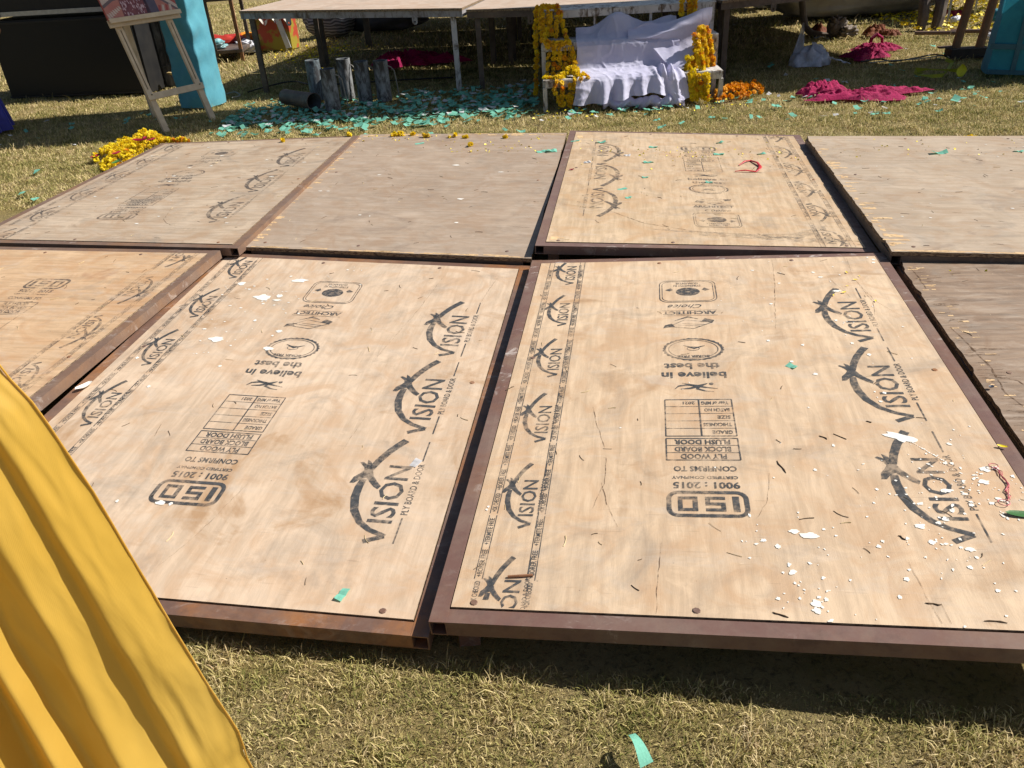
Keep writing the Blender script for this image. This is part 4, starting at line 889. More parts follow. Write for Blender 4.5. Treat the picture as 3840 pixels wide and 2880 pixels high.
bb = thing('cloth_box', 'translucent blue cloth wrapped plinth with a steel frame, cut by the right edge', 'wrapped plinth', (3.77, 6.02, 0), -.08)
clad('cloth_wrap', (.13, .08, 0), .56, .36, 1.0, CL_TEAL, bb, -.35, .006, .012, .10, 3)
DKT = simple('frame_seen_through_cloth', (.025, .11, .16), (.02, .09, .13), .6, 20, 0)
Rz = Matrix.Rotation(-.35, 3, 'Z')
def bxp(x, y, z): return Vector((.13, .08, 0)) + Rz @ Vector((x, y, 0)) + Vector((0, 0, z))
for (a, b, w_) in (((-.13, -.199, .02), (-.11, -.192, 1.0), .03), ((-.30, -.194, .20), (.28, -.194, .19), .035), ((-.29, -.197, .03), (.28, -.197, .02), .03)):
    q = MB(); q.bar(bxp(*a), bxp(*b), w_, .012, up=Rz @ Vector((0, 1, 0))); q.build('frame_strut', DKT, bb)

# ------------------------------------------------------------------ left background: loudspeaker, case, trolley
POLE = simple('brown_bamboo', (.30, .15, .07), (.20, .10, .05), .6, 9, .2)
GRILLE = NT('black_grille'); v_ = GRILLE.uv(kind='OBJ', scale=(1, 1, 1.1)); vo_ = GRILLE.n('ShaderNodeTexVoronoi', {'Vector': v_, 'Scale': 120, 'Randomness': .15}, 0)
GRILLE.set(GRILLE.mix(GRILLE.ramp(vo_, .2, .35), (.012, .012, .013), (.004, .004, .004)), .5, spec=.35); GRILLE.bump(vo_, .5, .002); GRILLE = GRILLE.m
ALU = simple('dull_aluminium', (.42, .44, .47), (.34, .35, .38), .38, 30, .1, .7); BLK = simple('black_paint', (.009, .009, .010), (.018, .017, .016), .55, 8, .2)
WORN = NT('worn_black_board'); v_ = WORN.uv(kind='OBJ', scale=(3, 3, 1)); a_ = WORN.noise(v_, 6, 7, .7, .5); WORN.set(WORN.mix(WORN.ramp(a_, .42, .68), (.035, .032, .030), (.16, .15, .14)), .7); WORN.bump(a_, .3); WORN = WORN.m
p0 = on(42, 372); p1 = on(566, 349)
rz_ = math.atan2(p1.y - p0.y, p1.x - p0.x)
sp = thing('speaker_cabinet', 'wide black loudspeaker cabinet with a wire mesh front, left behind the easel', 'loudspeaker', (p0.x, p0.y, 0), rz_)
LW = (p1 - p0).length
q = MB(); q.box((LW / 2, .32, .325), (LW, .6, .65)); bevel(q.build('cabinet', BLK, sp), .01)
q = MB(); q.box((LW / 2, .012, .325), (LW - .04, .02, .60)); q.build('mesh_grille', GRILLE, sp)
for (a, b) in (((.0, .008, .015), (LW, .008, .015)), ((0, .008, .63), (LW, .008, .63))):
    q = MB(); q.bar(a, b, .024, .016); bevel(q.build('edge_trim', BLK, sp), .003)
for x in (.03, .35, .7, 1.05, LW - .04):
    q = MB(); q.tube([(x, -.003, .015), (x, .004, .015)], .006, 8); q.build('screw', ALU, sp, True)
fc = thing('flight_case', 'black flight case with aluminium edges standing on the loudspeaker cabinet', 'case', (p0.x, p0.y, 0), rz_)
q = MB(); q.box((LW / 2 - .1, .32, .95), (LW + .15, .56, .54)); q.build('case_body', BLK, fc)
for (a, b, w_, h_) in (((-.18, .034, .70), (LW, .034, .70), .036, .012), ((.10, .030, .72), (.10, .030, 1.22), .05, .012), ((-.10, .030, .72), (-.10, .030, 1.22), .04, .012), ((-.18, .034, 1.2), (LW, .034, 1.2), .036, .012)):
    q = MB(); q.bar(a, b, h_, w_) if a[2] == b[2] else q.bar(a, b, w_, h_, up=(0, 1, 0)); bevel(q.build('aluminium_edge', ALU, fc), .002)
q = MB(); q.box((.09, .022, .70), (.13, .008, .055)); cp = bevel(q.build('corner_plate', ALU, fc), .004)
for i in range(8):
    q = MB(); cx_, cz_ = .045 + .03 * (i % 4), .688 + .024 * (i // 4); q.tube([(cx_, .012, cz_), (cx_, .019, cz_)], .0045, 8); q.build('rivet', ALU, cp, True)
cs = thing('worn_case', 'scuffed black upright case between the easel leg and the blue post', 'case', (-3.06, 8.02, 0), -.12)
q = MB(); q.box((.0, .15, .42), (.40, .3, .84)); bevel(q.build('case_body', WORN, cs), .008)
for z in (.16, .62): q = MB(); q.bar((-.19, -.004, z), (.19, -.004, z + .02), .008, .012); q.build('batten', WORN, cs)
for x in (-.10, .11): q = MB(); q.bar((x, -.003, .2), (x, -.003, .58), .010, .006, up=(0, 1, 0)); q.build('slot', BLK, cs)
TAN = simple('tan_straw', (.36, .27, .12), (.28, .2, .08), .8, 30, .3)
petal('tan half round scrap leaning against the scuffed case', at(661, 285, 7.9), .07, TAN, 2.2, 'straw_scrap', 'scrap', rz=.3, curl=.8)

tr_ = thing('trolley', 'dark steel trolley with a black box on it, behind the sky blue post', 'trolley', (-2.95, 9.45, 0), .06)
for x, y in ((0, 0), (.27, 0), (-.40, 0), (-.40, .5), (.27, .5)):
    q = MB(); q.bar((x, y, -.02), (x, y, .75), .035, .035); bevel(q.build('leg', POLE if x == .27 and y == 0 else ST_DARK, tr_), .002)
q = MB(); q.box((-.07, .25, .085), (.72, .55, .03)); q.build('lower_shelf', ST_DARK, tr_)
q = MB(); q.box((-.07, .25, .60), (.72, .55, .04)); q.build('upper_shelf', ST_DARK, tr_)
tb = thing('equipment_box', 'black equipment box with a bright metal strip, on the trolley', 'box', (-3.0, 9.5, .62), .06)
q = MB(); q.box((0, .2, .13), (.60, .4, .26)); bevel(q.build('body', BLK, tb), .006); q = MB(); q.box((-.02, -.004, .03), (.5, .008, .035)); q.build('metal_strip', ALU, tb)
ORG = simple('orange_bag', (.85, .33, .02), (.70, .22, .01), .5, 14, .2); REDB = simple('red_print_bag', (.50, .035, .02), (.36, .03, .02), .45, 10, .2); TEALB = simple('teal_plastic', (.03, .32, .38), (.30, .42, .42), .4, 9, .3); WHT = simple('white_plastic', (.70, .70, .74), (.55, .56, .62), .5, 12, .3)
def sack(nm, label, cat, c, dims, m, rz=0, sag=.25, seed=0, group=None):
    """a soft bag: rounded, creased, slightly collapsed"""
    o = thing(nm, label, cat, c, rz, group) if False else None
    q = MB(); dx, dy, dz = dims
    def fn(a, t):
        an = a * 2 * math.pi; el = (t - .5) * math.pi; ce, se = math.cos(el), math.sin(el)
        sx = abs(math.cos(an)) ** .6 * math.copysign(1, math.cos(an)) * abs(ce) ** .5; sy = abs(math.sin(an)) ** .6 * math.copysign(1, math.sin(an)) * abs(ce) ** .5; sz = abs(se) ** .7 * math.copysign(1, se)
        d = 1 + sag * (abs(nz(sx * 1.6 + seed, sy * 1.6, sz * 1.6)) * 1.6 - .4) + .10 * nz(sx * 5, sy * 5 + seed, sz * 5)
        return (sx * dx / 2 * d, sy * dy / 2 * d, max(0, (sz * .5 + .5) * dz * (d * .6 + .4)))
    q.grid(fn, 48, 32); me_o = q.build(nm, m, None, True, merge=1e-5); me_o.location = c; me_o.rotation_euler = (0, 0, rz); return tag(me_o, label, cat, group)
sack('shopping_bag', 'red printed plastic bag lying by the trolley shelf', 'bag', (-3.02, 10.2, 0), (.46, .3, .17), REDB, .1, .2, 3)
sack('shopping_bag', 'orange plastic bag beside the trolley leg', 'bag', (-2.78, 10.3, 0), (.30, .2, .17), ORG, .1, .15, 5)
sack('plastic_scrap', 'crumpled white and blue plastic in front of the orange bag', 'plastic', (-2.73, 9.95, 0), (.22, .16, .13), WHT, .1, .5, 7)
sack('plastic_scrap', 'small teal and white plastic packet on the trolley shelf', 'plastic', (-3.0, 9.6, .10), (.24, .14, .09), TEALB, .1, .5, 9)
rb = thing('checked_bag', 'large white and red checked carry bag under the left platform edge', 'bag', (-2.42, 10.1, 0), -.15)
q = MB(); q.box((0, 0, .17), (.42, .26, .34)); bevel(q.build('body', simple('red_yellow_print', (.40, .06, .03), (.30, .24, .03), .5, 5, .2, lo=.45, hi=.52), rb), .02)
def bagtop(a, t): return (lerp(-.23, .22, a) + .01 * nz(a * 9, t * 5, 1), lerp(-.15, .14, t), .345 + .06 * math.sin(t * math.pi) + .03 * nz(a * 5, t * 5, 3) - .10 * max(0, .2 - t) * (1 + math.sin(a * 20)) * 2)
q = MB(); q.grid(bagtop, 24, 16)
STRP = NT('white_red_stripe'); v_ = STRP.uv(kind='UV'); w1 = STRP.n('ShaderNodeTexWave', {'Vector': v_, 'Scale': 3.0, 'Distortion': 1.0}, 0); STRP.set(STRP.mix(STRP.ramp(w1, .80, .88), (.78, .72, .64), (.55, .08, .05)), .5); q.build('flap', STRP.m, rb, True)
q = MB(); q.bar((.10, -.137, .34), (.17, -.137, .02), .06, .01, up=(0, 1, 0)); q.build('strap', WHT, rb)
ZEB = NT('grey_wavy_cloth'); w1 = ZEB.n('ShaderNodeTexWave', {'Vector': ZEB.uv(kind='OBJ'), 'Scale': 9.0, 'Distortion': 5.0, 'Detail': 1.0}, 0, bands_direction='Z'); ZEB.set(ZEB.mix(ZEB.ramp(w1, .4, .6), (.06, .06, .075), (.24, .24, .27)), .8); ZEB = ZEB.m
sack('cloth_bundle', 'grey wavy patterned cloth bundle under the stage', 'cloth bundle', (-1.93, 10.9, 0), (.60, .4, .60), ZEB, 0, .15, 4)
sack('cloth_bundle', 'dark grey cloth bundle deep under the stage behind the white socket', 'cloth bundle', (-1.3, 11.2, 0), (1.1, .5, .5), simple('dark_grey_cloth', (.05, .05, .06), (.09, .09, .10), .9, 5, .3), 0, .25, 14)

# ------------------------------------------------------------------ crumpled cloths on the grass
def rumple(nm, label, cat, c, rx, ry, h, m, seed, rz=0, ecc=.35, freq=9.0, n=120, long=1.0, group=None):
    q = MB()
    def fn(a, t):
        an = a * 2 * math.pi; R0 = 1 + ecc * (nz(math.cos(an) * 1.5 + seed, math.sin(an) * 1.5, seed) * 1.6 + .4 * nz(math.cos(an) * 5, math.sin(an) * 5, seed))
        x, y = math.cos(an) * t * R0 * rx, math.sin(an) * t * R0 * ry
        rg = 1 - abs(nz(x * freq / long + seed, y * freq * 1.4, seed)) * 2.2; r2 = 1 - abs(nz(x * freq * 2.3 / long, y * freq * 3.4 + seed, 4)) * 2
        r3 = abs(nz(x * freq * 4.5 / long + seed * 2, y * freq * 6, 9))
        z = h * (1 - t ** 3) * (.15 + .5 * max(0, rg) + .36 * r2 + .30 * r3) + h * .08 * (1 - t ** 6)
        return (x + .01 * nz(y * 30, x * 10, seed), y, max(z, .003 if t > .96 else .006))
    q.grid(fn, n, n // 2); o = q.build(nm, m, None, True, merge=1e-5); o.location = c; o.rotation_euler = (0, 0, rz); return tag(o, label, cat, group)
PK = 'magenta cloths dropped on the grass'
rumple('magenta_cloth', 'magenta cloth sprawled on the sunny grass in front of the plastic bag, middle part', 'cloth', (2.52, 5.68, 0), .34, .13, .055, CL_PINK, 3.3, -.12, .6, 9, 150, 1.6, PK)
rumple('magenta_cloth', 'left lump of the sprawled magenta cloth with a twisted end', 'cloth', (2.30, 5.86, 0), .17, .10, .075, CL_PINK, 8.1, .2, .6, 12, 130, 1.4, PK)
rumple('magenta_cloth', 'thin pointed right tail of the sprawled magenta cloth', 'cloth', (2.83, 5.68, 0), .16, .035, .04, CL_PINK, 5.7, .06, .4, 12, 60, 2, PK)
rumple('magenta_cloth', 'magenta cloth heap at the edge of the stage shadow, before the black cable', 'cloth', (3.12, 7.08, 0), .18, .12, .07, CL_PINK, 12.2, .2, .6, 12, 130, 1.3, PK)
rumple('magenta_cloth', 'rear magenta cloth heap with an upright loop beside a white scrap', 'cloth', (3.36, 7.38, 0), .22, .10, .06, CL_PINK, 15.4, -.1, .6, 12, 130, 1.3, PK)
q = MB(); q.tube([(3.33, 7.5, .02), (3.34, 7.5, .08), (3.38, 7.5, .11), (3.43, 7.5, .08), (3.44, 7.5, .02)], [.022, .026, .028, .024, .018], 10, squash=.5); tag(q.build('magenta_cloth', CL_PINK, None, True), 'small upright loop of magenta cloth above the rear heap', 'cloth', PK)
rumple('magenta_cloth', 'dark magenta cloth heap in the deep shade under the left platform', 'cloth', (-.82, 8.35, 0), .42, .2, .12, CL_PINK, 21.7, -.2, .6, 8, 130, 1.3, PK)
# clear plastic bag
PLB = NT('cloudy_plastic'); v_ = PLB.uv(kind='OBJ'); a_ = PLB.noise(v_, 14, 6, .7, 1.5); PLB.set((.62, .64, .74), .25, alpha=PLB.ramp(a_, .35, .65, .55, .9), spec=.6); PLB.bump(a_, .8, .01); PLB = PLB.m
pb = thing('plastic_bag', 'cloudy white plastic bag crumpled on the shaded grass, one ear standing up', 'plastic bag', (2.60, 6.92, 0))
q = MB()
def bagfn(a, t):
    an = a * 2 * math.pi; el = t * math.pi / 2; r = math.cos(el) ** .7; d = 1 + .35 * nz(math.cos(an) * 2, math.sin(an) * 2, t * 2 + 7) + .12 * nz(math.cos(an) * 6, math.sin(an) * 6, t * 6)
    return (math.cos(an) * r * .155 * d, math.sin(an) * r * .10 * d, .175 * math.sin(el) * (.8 + .4 * nz(math.cos(an) * 3, math.sin(an) * 3, 2)) * d * .9)
q.grid(bagfn, 54, 24); q.build('bag_body', PLB, pb, True, merge=1e-5)
q = MB(); q.grid(lambda a, t: (-.10 + (a - .5) * .09 * (1 - t) + .02 * t, .02 + .02 * math.sin(a * 5), .08 + t * .24), 8, 12); q.build('handle_ear', PLB, pb, True)
q = MB(); q.grid(lambda a, t: (.04 + t * .15, .06 + (a - .5) * .05, .19 + .035 * math.sin(t * 3) - .05 * t), 6, 14); q.build('handle_loop', PLB, pb, True)
q = MB(); q.grid(lambda a, t: (.12 + t * .16, -.09 + (a - .5) * (.02 + .09 * t), .05 * (1 - t) + .012 + .02 * nz(a * 5, t * 5, 3)), 8, 14); q.build('twisted_corner', PLB, pb, True)
# yellow green ribbon
YG = cloth_mat('yellow_green_ribbon', (.42, .45, .03), (.34, .36, .03), .5, .1, .4, 30)
yr = thing('ribbon', 'yellow green ribbon looped on the shaded grass near the blue plinth', 'ribbon', (3.2, 6.1, 0))
def rib(nm, pts, wd, m, par, dz=.0):
    q = MB(); L = []; 
    for i, p in enumerate(pts):
        a = Vector(pts[max(i - 1, 0)]); b = Vector(pts[min(i + 1, len(pts) - 1)]); d = (b - a); d.z = 0; d.normalize(); s_ = Vector((-d.y, d.x, 0)) * math.cos(i * .9) + Vector((0, 0, 1)) * abs(math.sin(i * .9)) * .9
        L.append((Vector(p) - s_ * wd / 2 + Vector((0, 0, wd * .25)), Vector(p) + s_ * wd / 2 + Vector((0, 0, wd * .25))))
    for i in range(len(L) - 1): q.face([L[i][0], L[i][1], L[i + 1][1], L[i + 1][0]])
    return q.build(nm, m, par, True)
rib('band', [(-.05, .06, .02), (-.10, .02, .02), (-.08, .10, .03), (.02, .10, .03), (.12, .03, .03), (.20, -.04, .03)], .045, YG, yr)
rib('band', [(-.10, .0, .02), (-.02, -.06, .015), (.06, -.05, .015), (.13, .03, .04), (.22, .16, .06), (.24, .30, .06)], .03, YG, yr)
q = MB(); q.grid(lambda a, t: (.16 + (a - .5) * .075 * math.sin(t * 2.6 + .3), -.10 + .02 * math.sin(a * 3), .012 + t * .085), 8, 10); q.build('knot_petal', simple('yellow_leaf', (.55, .55, .02), (.45, .48, .03), .5, 12, .1), yr, True)

# ------------------------------------------------------------------ right background
for lb, a, b, r in (('left brown wooden pole standing on the dark block by the blue plinth', (3.74, 6.84, .06), (3.90, 6.90, 1.3), .033), ('right brown wooden pole standing on the dark block by the blue plinth', (3.91, 6.80, .06), (4.06, 6.88, 1.3), .033)):
    q = MB(); a = Vector(a); b = Vector(b); q.tube([Vector((0, 0, 0)), (b - a) * .5 + Vector((.006, 0, 0)), b - a], [r, r * .97, r * .93], 12); o = q.build('wooden_pole', POLE, None, True); o.location = a; tag(o, lb, 'pole', 'wooden poles on the block')
bk = thing('block', 'dark charred wooden block under the two brown poles', 'block', (3.82, 6.80, 0), -.08)
q = MB(); q.box((0, 0, .035), (.30, .13, .07)); o = bevel(q.build('timber', simple('charred_wood', (.03, .025, .022), (.06, .045, .035), .9, 12, .5), bk), .008)
q = MB(); q.box((-.13, .05, .075), (.16, .06, .012)); q.build('top_slat', simple('old_board', (.16, .10, .07), None, .8), bk)
CABLE = simple('black_cable', (.015, .015, .015), None, .45); CABLE2 = simple('grey_cable', (.30, .29, .26), None, .5)
def cable(label, pts, m, r=.005):
    P_ = [Vector(p) for p in pts]; out = []
    for i in range(len(P_) - 1):
        for k in range(8):
            t = k / 8; a = P_[max(i - 1, 0)]; b = P_[i]; c = P_[i + 1]; d = P_[min(i + 2, len(P_) - 1)]
            out.append(.5 * ((2 * b) + (-a + c) * t + (2 * a - 5 * b + 4 * c - d) * t * t + (-a + 3 * b - 3 * c + d) * t ** 3))
    q = MB(); q.tube(out + [P_[-1]], r, 6); tag(q.build('cable', m, None, True), label, 'cable', 'cables trailing over the grass')
cable('black cable running from the block towards the stage shadow', [on(3228, 231, .014), on(3300, 222, .016), on(3350, 230, .014), on(3440, 216, .02), on(3500, 205, .02), on(3562, 212, .02)], CABLE, .006)
cable('grey cable twisted with the black one in the grass', [on(3260, 236, .012), on(3330, 228, .016), on(3430, 222, .016), on(3480, 216, .016), on(3540, 208, .02), on(3560, 216, .02)], CABLE2, .0045)
cable('thin black cable from the block to the blue plinth', [on(3660, 207, .02), on(3700, 212, .012), on(3740, 206, .02)], CABLE, .004)
cable('black cable lying under the left platform near the pipes', [on(930, 345, .012), on(1010, 322, .012), on(1100, 305, .012), on(1200, 318, .012), on(1500, 300, .012), on(1700, 290, .012)], CABLE, .006)
cable('grey cable loop by the foot of the platform leg', [on(850, 352, .012), on(880, 345, .03), on(900, 358, .014), on(870, 366, .014)], CABLE2, .006)
TANC = simple('beige_hose', (.19, .15, .12), (.14, .11, .085), .7, 8, .2)
q = MB(); q.tube([at(3005, -40, 8.6), at(3012, 60, 8.6), at(3022, 105, 8.58), at(3045, 126, 8.5), at(3090, 134, 8.42), at(3150, 134, 8.35)], .032, 10); tag(q.build('hose', TANC, None, True), 'beige corrugated hose coming down behind the stage and bending along the grass', 'hose')
sack('cloth_bundle', 'grey brown cloth lump at the end of the beige hose', 'cloth bundle', on(3135, 134), (.16, .14, .16), TANC, 0, .3, 2); sack('cloth_bundle', 'small lighter cloth lump right of the hose end', 'cloth bundle', on(3178, 138), (.16, .12, .09), TANC, 0, .4, 6)
RO = simple('rust_orange_cloth', (.20, .05, .012), (.13, .032, .008), .8, 12, .4)  # rust orange with the shade around the bundles darkened into the colour
rumple('rust_bundle', 'rust orange cloth bundle lying in the strip of shade', 'cloth bundle', on(3292, 130), .15, .09, .09, RO, 7.7, 0, .4, 12, 90)
rumple('rust_bundle', 'flat end of the rust orange bundle', 'cloth bundle', on(3340, 132), .09, .06, .05, RO, 2.2, 0, .4, 12, 60)
rumple('rust_bundle', 'dark orange lump beside the beige hose', 'cloth bundle', on(3068, 122), .09, .07, .08, RO, 4.9, 0, .4, 12, 60)
TARP = simple('grey_sheet', (.40, .38, .36), (.20, .19, .18), .75, 2.5, .4, bscale=9, bdist=.02)
sack('sheet_bundle', 'huge grey cloth sheet bundle heaped behind the stage legs', 'cloth bundle', (4.05, 9.75, 0), (1.9, .9, .62), TARP, -.1, .22, 5)
sack('sheet_bundle', 'second grey sheet bundle with a hanging corner, behind the poles', 'cloth bundle', (5.15, 9.45, .12), (.9, .6, .55), TARP, -.2, .3, 15)
for lb, a, b, r in (('dark brown post in front of the grey sheet bundle', on(3452, 106), at(3478, -30, 8.5), .05), ('black ragged post right of the dark brown one', on(3508, 105), at(3545, -30, 8.45), .055)):
    q = MB(); q.tube([Vector((0, 0, -.02)), (b - a) * .3 + Vector((.006, 0, 0)), (b - a) * .7 - Vector((.006, 0, 0)), b - a], [r * .8, r, r, r * 1.05], 10); o = q.build('post', ST_DARK, None, True); o.location = a; tag(o, lb, 'post', 'dark posts behind the stage')
PIPE_R = steel('brown_pipe', (.12, .07, .055), (.2, .1, .05), .5, .1, 41)
for lb, a, b in (('brown pipe lying on the grass at the foot of the dark posts', (3430, 124), (3600, 122)), ('short dark bar lying on the grass behind the poles', (3565, 116), (3750, 117))):
    a, b = on(*a, .02), on(*b, .02); q = MB(); q.tube([Vector((0, 0, 0)), b - a], .018, 8); o = q.build('pipe', PIPE_R, None, True); o.location = a; tag(o, lb, 'pipe')
# dark chair behind the poles
ch = thing('chair', 'black chair with thin white legs behind the two poles', 'chair', (4.75, 8.95, 0), .3)
q = MB(); q.box((0, 0, .44), (.42, .42, .06)); bevel(q.build('seat', BLK, ch), .015); q = MB(); q.box((0, .2, .70), (.42, .05, .45)); bevel(q.build('backrest', BLK, ch), .015)
for x in (-.17, .17):
    for y in (-.17, .17): q = MB(); q.bar((x, y, .0), (x * .9, y * .9, .41), .022, .022); q.build('leg', ALU, ch)
sack('white_scrap', 'crumpled white and pink cloth scrap near the blue plinth', 'scrap', on(3728, 150), (.13, .12, .06), WHT, .3, .5, 6)
sack('white_scrap', 'white paper cup shape lying left of the crumpled scrap by the poles', 'scrap', on(3583, 86), (.10, .08, .06), WHT, .3, .3, 9)
sack('blue_scrap', 'blue cloth corner lying on the grass behind the plinth', 'scrap', on(3752, 80), (.26, .2, .12), CL_TEAL, .3, .3, 19)
sack('white_cloth_far', 'pale blue white cloth lying far under the stage', 'cloth bundle', on(2960, 20), (.9, .4, .06), WHT, .1, .3, 21)

# ------------------------------------------------------------------ paper confetti
def paper_mat(name, c):
    n = NT(name); r = n.n('ShaderNodeObjectInfo', out=5); i = n.n('ShaderNodeNewGeometry', out=8)
    col = n.mix(n.add(n.mul(r, .5), n.mul(i, .5)), c, tuple(x * .68 for x in c)); n.set(col, .75, spec=.2); n.translucent(col, .3); return n.m
PG = paper_mat('green_tissue_paper', (.25, .66, .51)); PWH = paper_mat('white_tissue_paper', (.78, .78, .80))
def scrap_pts(rs, L, Wd_):
    k1, k2, tw = rs.uniform(-.9, .9), rs.uniform(-.6, .6), rs.uniform(-.8, .8); g = []
    for j in range(4):
        for i in range(5):
            x, y = (i / 4 - .5), (j / 3 - .5); g.append(Vector((x * L * (1 + .1 * tw * y), y * Wd_ * (1 + .12 * k1 * x), abs(k1) * L * .8 * x * x + k2 * L * .5 * x * y + abs(tw) * .006 * (i % 2))))
    zm = min(p.z for p in g)
    return [p - Vector((0, 0, zm)) for p in g]
def scrap_faces(mb_, g, mat4=None):
    if mat4: g = [mat4 @ p for p in g]
    for j in range(3):
        for i in range(4): mb_.face([g[j * 5 + i], g[j * 5 + i + 1], g[j * 5 + i + 6], g[j * 5 + i + 5]])
rs = random.Random(31); GM = []; WM = []
for k in range(12):
    q = MB(); scrap_faces(q, scrap_pts(rs, rs.uniform(.045, .075), rs.uniform(.028, .045))); GM.append(q.mesh('confetti', PG, True))
for k in range(6):
    q = MB(); scrap_faces(q, scrap_pts(rs, rs.uniform(.035, .07), rs.uniform(.022, .038))); WM.append(q.mesh('confetti', PWH, True))
def clear_of(x, y):
    for q in PANEL_QUADS:
        if all((q[(i + 1) % 4][0] - q[i][0]) * (y - q[i][1]) - (q[(i + 1) % 4][1] - q[i][1]) * (x - q[i][0]) > -.02 for i in range(4)): return False
    if .34 < x < 1.6 and 5.92 < y < 6.7: return False
    return True
ZONES = [(150, -2.0, .35, 5.95, 6.95), (20, .3, 1.7, 5.55, 5.88), (45, 1.6, 3.6, 5.1, 6.2), (16, -3.8, -2.1, 5.2, 6.9), (38, -2.2, 2.6, 5.15, 5.95), (14, 2.2, 4.4, 6.1, 7.6), (8, -3.4, -2.3, 3.9, 5.3)]
random.seed(77)
def scatter(n, z, meshes, label, group, smin=.6, smax=1.05):
    c = 0
    while c < n:
        x, y = rnd(z[1], z[2]), rnd(z[3], z[4])
        if z[0] == 150 and (y - 5.95) < .25 and random.random() < .45: continue
        if not clear_of(x, y): continue
        o = inst('confetti', random.choice(meshes), (x, y, gz(x, y) + rnd(-.012, .004) + .008), (rnd(-.35, .35), rnd(-.35, .35), rnd(0, 6.3)), rnd(smin, smax)); tag(o, label, 'paper scrap', group); c += 1
for z in ZONES: scatter(z[0], z, GM, 'small green tissue paper scrap fallen on the grass', 'green paper scraps on the grass')
for n, z in ((40, ZONES[0]), (8, ZONES[1]), (14, ZONES[2]), (5, ZONES[3]), (8, ZONES[4]), (4, ZONES[5])): scatter(n, z, WM, 'small white paper scrap fallen on the grass', 'white paper scraps on the grass')
q = MB(); rs = random.Random(5)
for k in range(620):     # the rest of the thick litter before the stage
    x, y = rs.uniform(-2.0, .32), 6.10 + rs.gauss(0, .38) + .12 * nz(k * .37, 2, 2); y = y if 5.72 < y < 6.95 else 6.05 + rs.uniform(0, .8)
    s_ = rs.uniform(.7, 1.15); M4 = Matrix.Translation((x, y, gz(x, y) + rs.uniform(-.01, .006) + .004)) @ Matrix.Rotation(rs.uniform(0, 6.3), 4, 'Z') @ Matrix.Rotation(rs.uniform(-.4, .4), 4, 'X') @ Matrix.Rotation(rs.uniform(-.4, .4), 4, 'Y') @ Matrix.Scale(s_, 4)
    scrap_faces(q, scrap_pts(rs, rs.uniform(.045, .075), rs.uniform(.028, .045)), M4)
tag(q.build('confetti_litter', PG, None, True), 'thick litter of green tissue paper on the grass before the stage', 'paper litter', kind='stuff')
q = MB()
for k in range(110):
    x, y = rs.uniform(-1.95, .3), min(5.98 + abs(rs.gauss(0, .38)), 6.98)
    scrap_faces(q, scrap_pts(rs, rs.uniform(.035, .06), rs.uniform(.02, .035)), Matrix.Translation((x, y, gz(x, y) + .012)) @ Matrix.Rotation(rs.uniform(0, 6.3), 4, 'Z') @ Matrix.Rotation(rs.uniform(-.4, .4), 4, 'X'))
tag(q.build('confetti_litter', PWH, None, True), 'white tissue paper bits mixed into the green litter before the stage', 'paper litter', kind='stuff')
# pieces with a place of their own
def piece(b, u, v, me, label, rz, sc=1.0, cat='paper scrap', group=None, tilt=.1):
    o = inst('confetti', me, b.P(u, v, b.wt + .001), (rnd(-tilt, tilt), rnd(-tilt, tilt), rz), sc); return tag(o, label, cat, group)
GB = 'green paper scraps on the boards'
for (u, v, lb) in ((.046, 1.506, 'green paper scrap in the far left corner of the yellowish board'), (.186, 1.485, 'green paper scrap on the far word mark of the yellowish board'), (.799, 1.533, 'flat green paper scrap above the ring logo of the yellowish board'), (.458, 1.411, 'small green paper scrap near the far edge of the yellowish board, left of its logo'),
      (.429, 1.12, 'green paper scrap left of the printed table on the yellowish board'), (.411, .867, 'rumpled green scrap with yellow petals on the yellowish board'), (.69, .813, 'green paper scrap covering the words believe in the best'), (.308, .683, 'upright rectangular green scrap on the yellowish board'), (.336, .563, 'folded green scrap nearest the front of the yellowish board'), (.979, 1.327, 'long green paper strip right of the logo on the yellowish board'), (.776, 1.302, 'green scrap just under the logo of the yellowish board')):
    piece(C_, u, v, random.choice(GM), lb, rnd(-.5, .5), rnd(.6, .85), group=GB)
piece(C_, .133, 1.094, WM[0], 'white paper scrap at the left of the yellowish board', .1, .9); piece(C_, .326, 1.237, WM[1], 'white scrap beside the far word mark of the yellowish board', -.4, .7)
piece(B_, .411, 1.541, GM[2], 'square green paper scrap near the far edge of the plain brown board', .3, .85, group=GB); piece(B_, 1.169, 1.382, GM[5], 'green scraps lying with yellow petals at the right of the brown board', .1, 1.2, group=GB); piece(B_, 1.12, 1.37, GM[7], 'smaller green scrap beside the petals on the brown board', .4, .8, group=GB)
piece(D_, .52, 1.39, GM[3], 'long thin green strip on the weathered right board', -.05, 1.0, group=GB); piece(D_, .86, 1.43, GM[6], 'small folded green scrap on the weathered right board', -.6, .7, group=GB)
piece(E_, 1.03, .083, GM[8], 'torn green scrap near the front right corner of the pinkish board', 1.2, .55, group=GB); piece(E_, 1.078, .515, WM[2], 'folded white paper on the front word mark of the pinkish board', 1.0, .6)
piece(F, .794, .928, GM[1], 'crumpled green scrap with a pale end on the front right board', 2.2, .6, group=GB)
q = MB(); q.grid(lambda a, t: ((a - .5) * .026 * (1 - t * .45) + .006 * t, t * .055, .012 + .022 * math.sin(t * 2.6) * (1 - .4 * a)), 8, 14)
o = q.build('confetti', PG, None, True); o.location = on(2425, 2885, .0); o.rotation_euler = (0, 0, .42); tag(o, 'folded green paper strip standing in the grass at the bottom of the photo', 'paper scrap')
q = MB(); q.grid(lambda a, t: ((a - .5) * .012, t * .02, .01 + .01 * t), 3, 3)
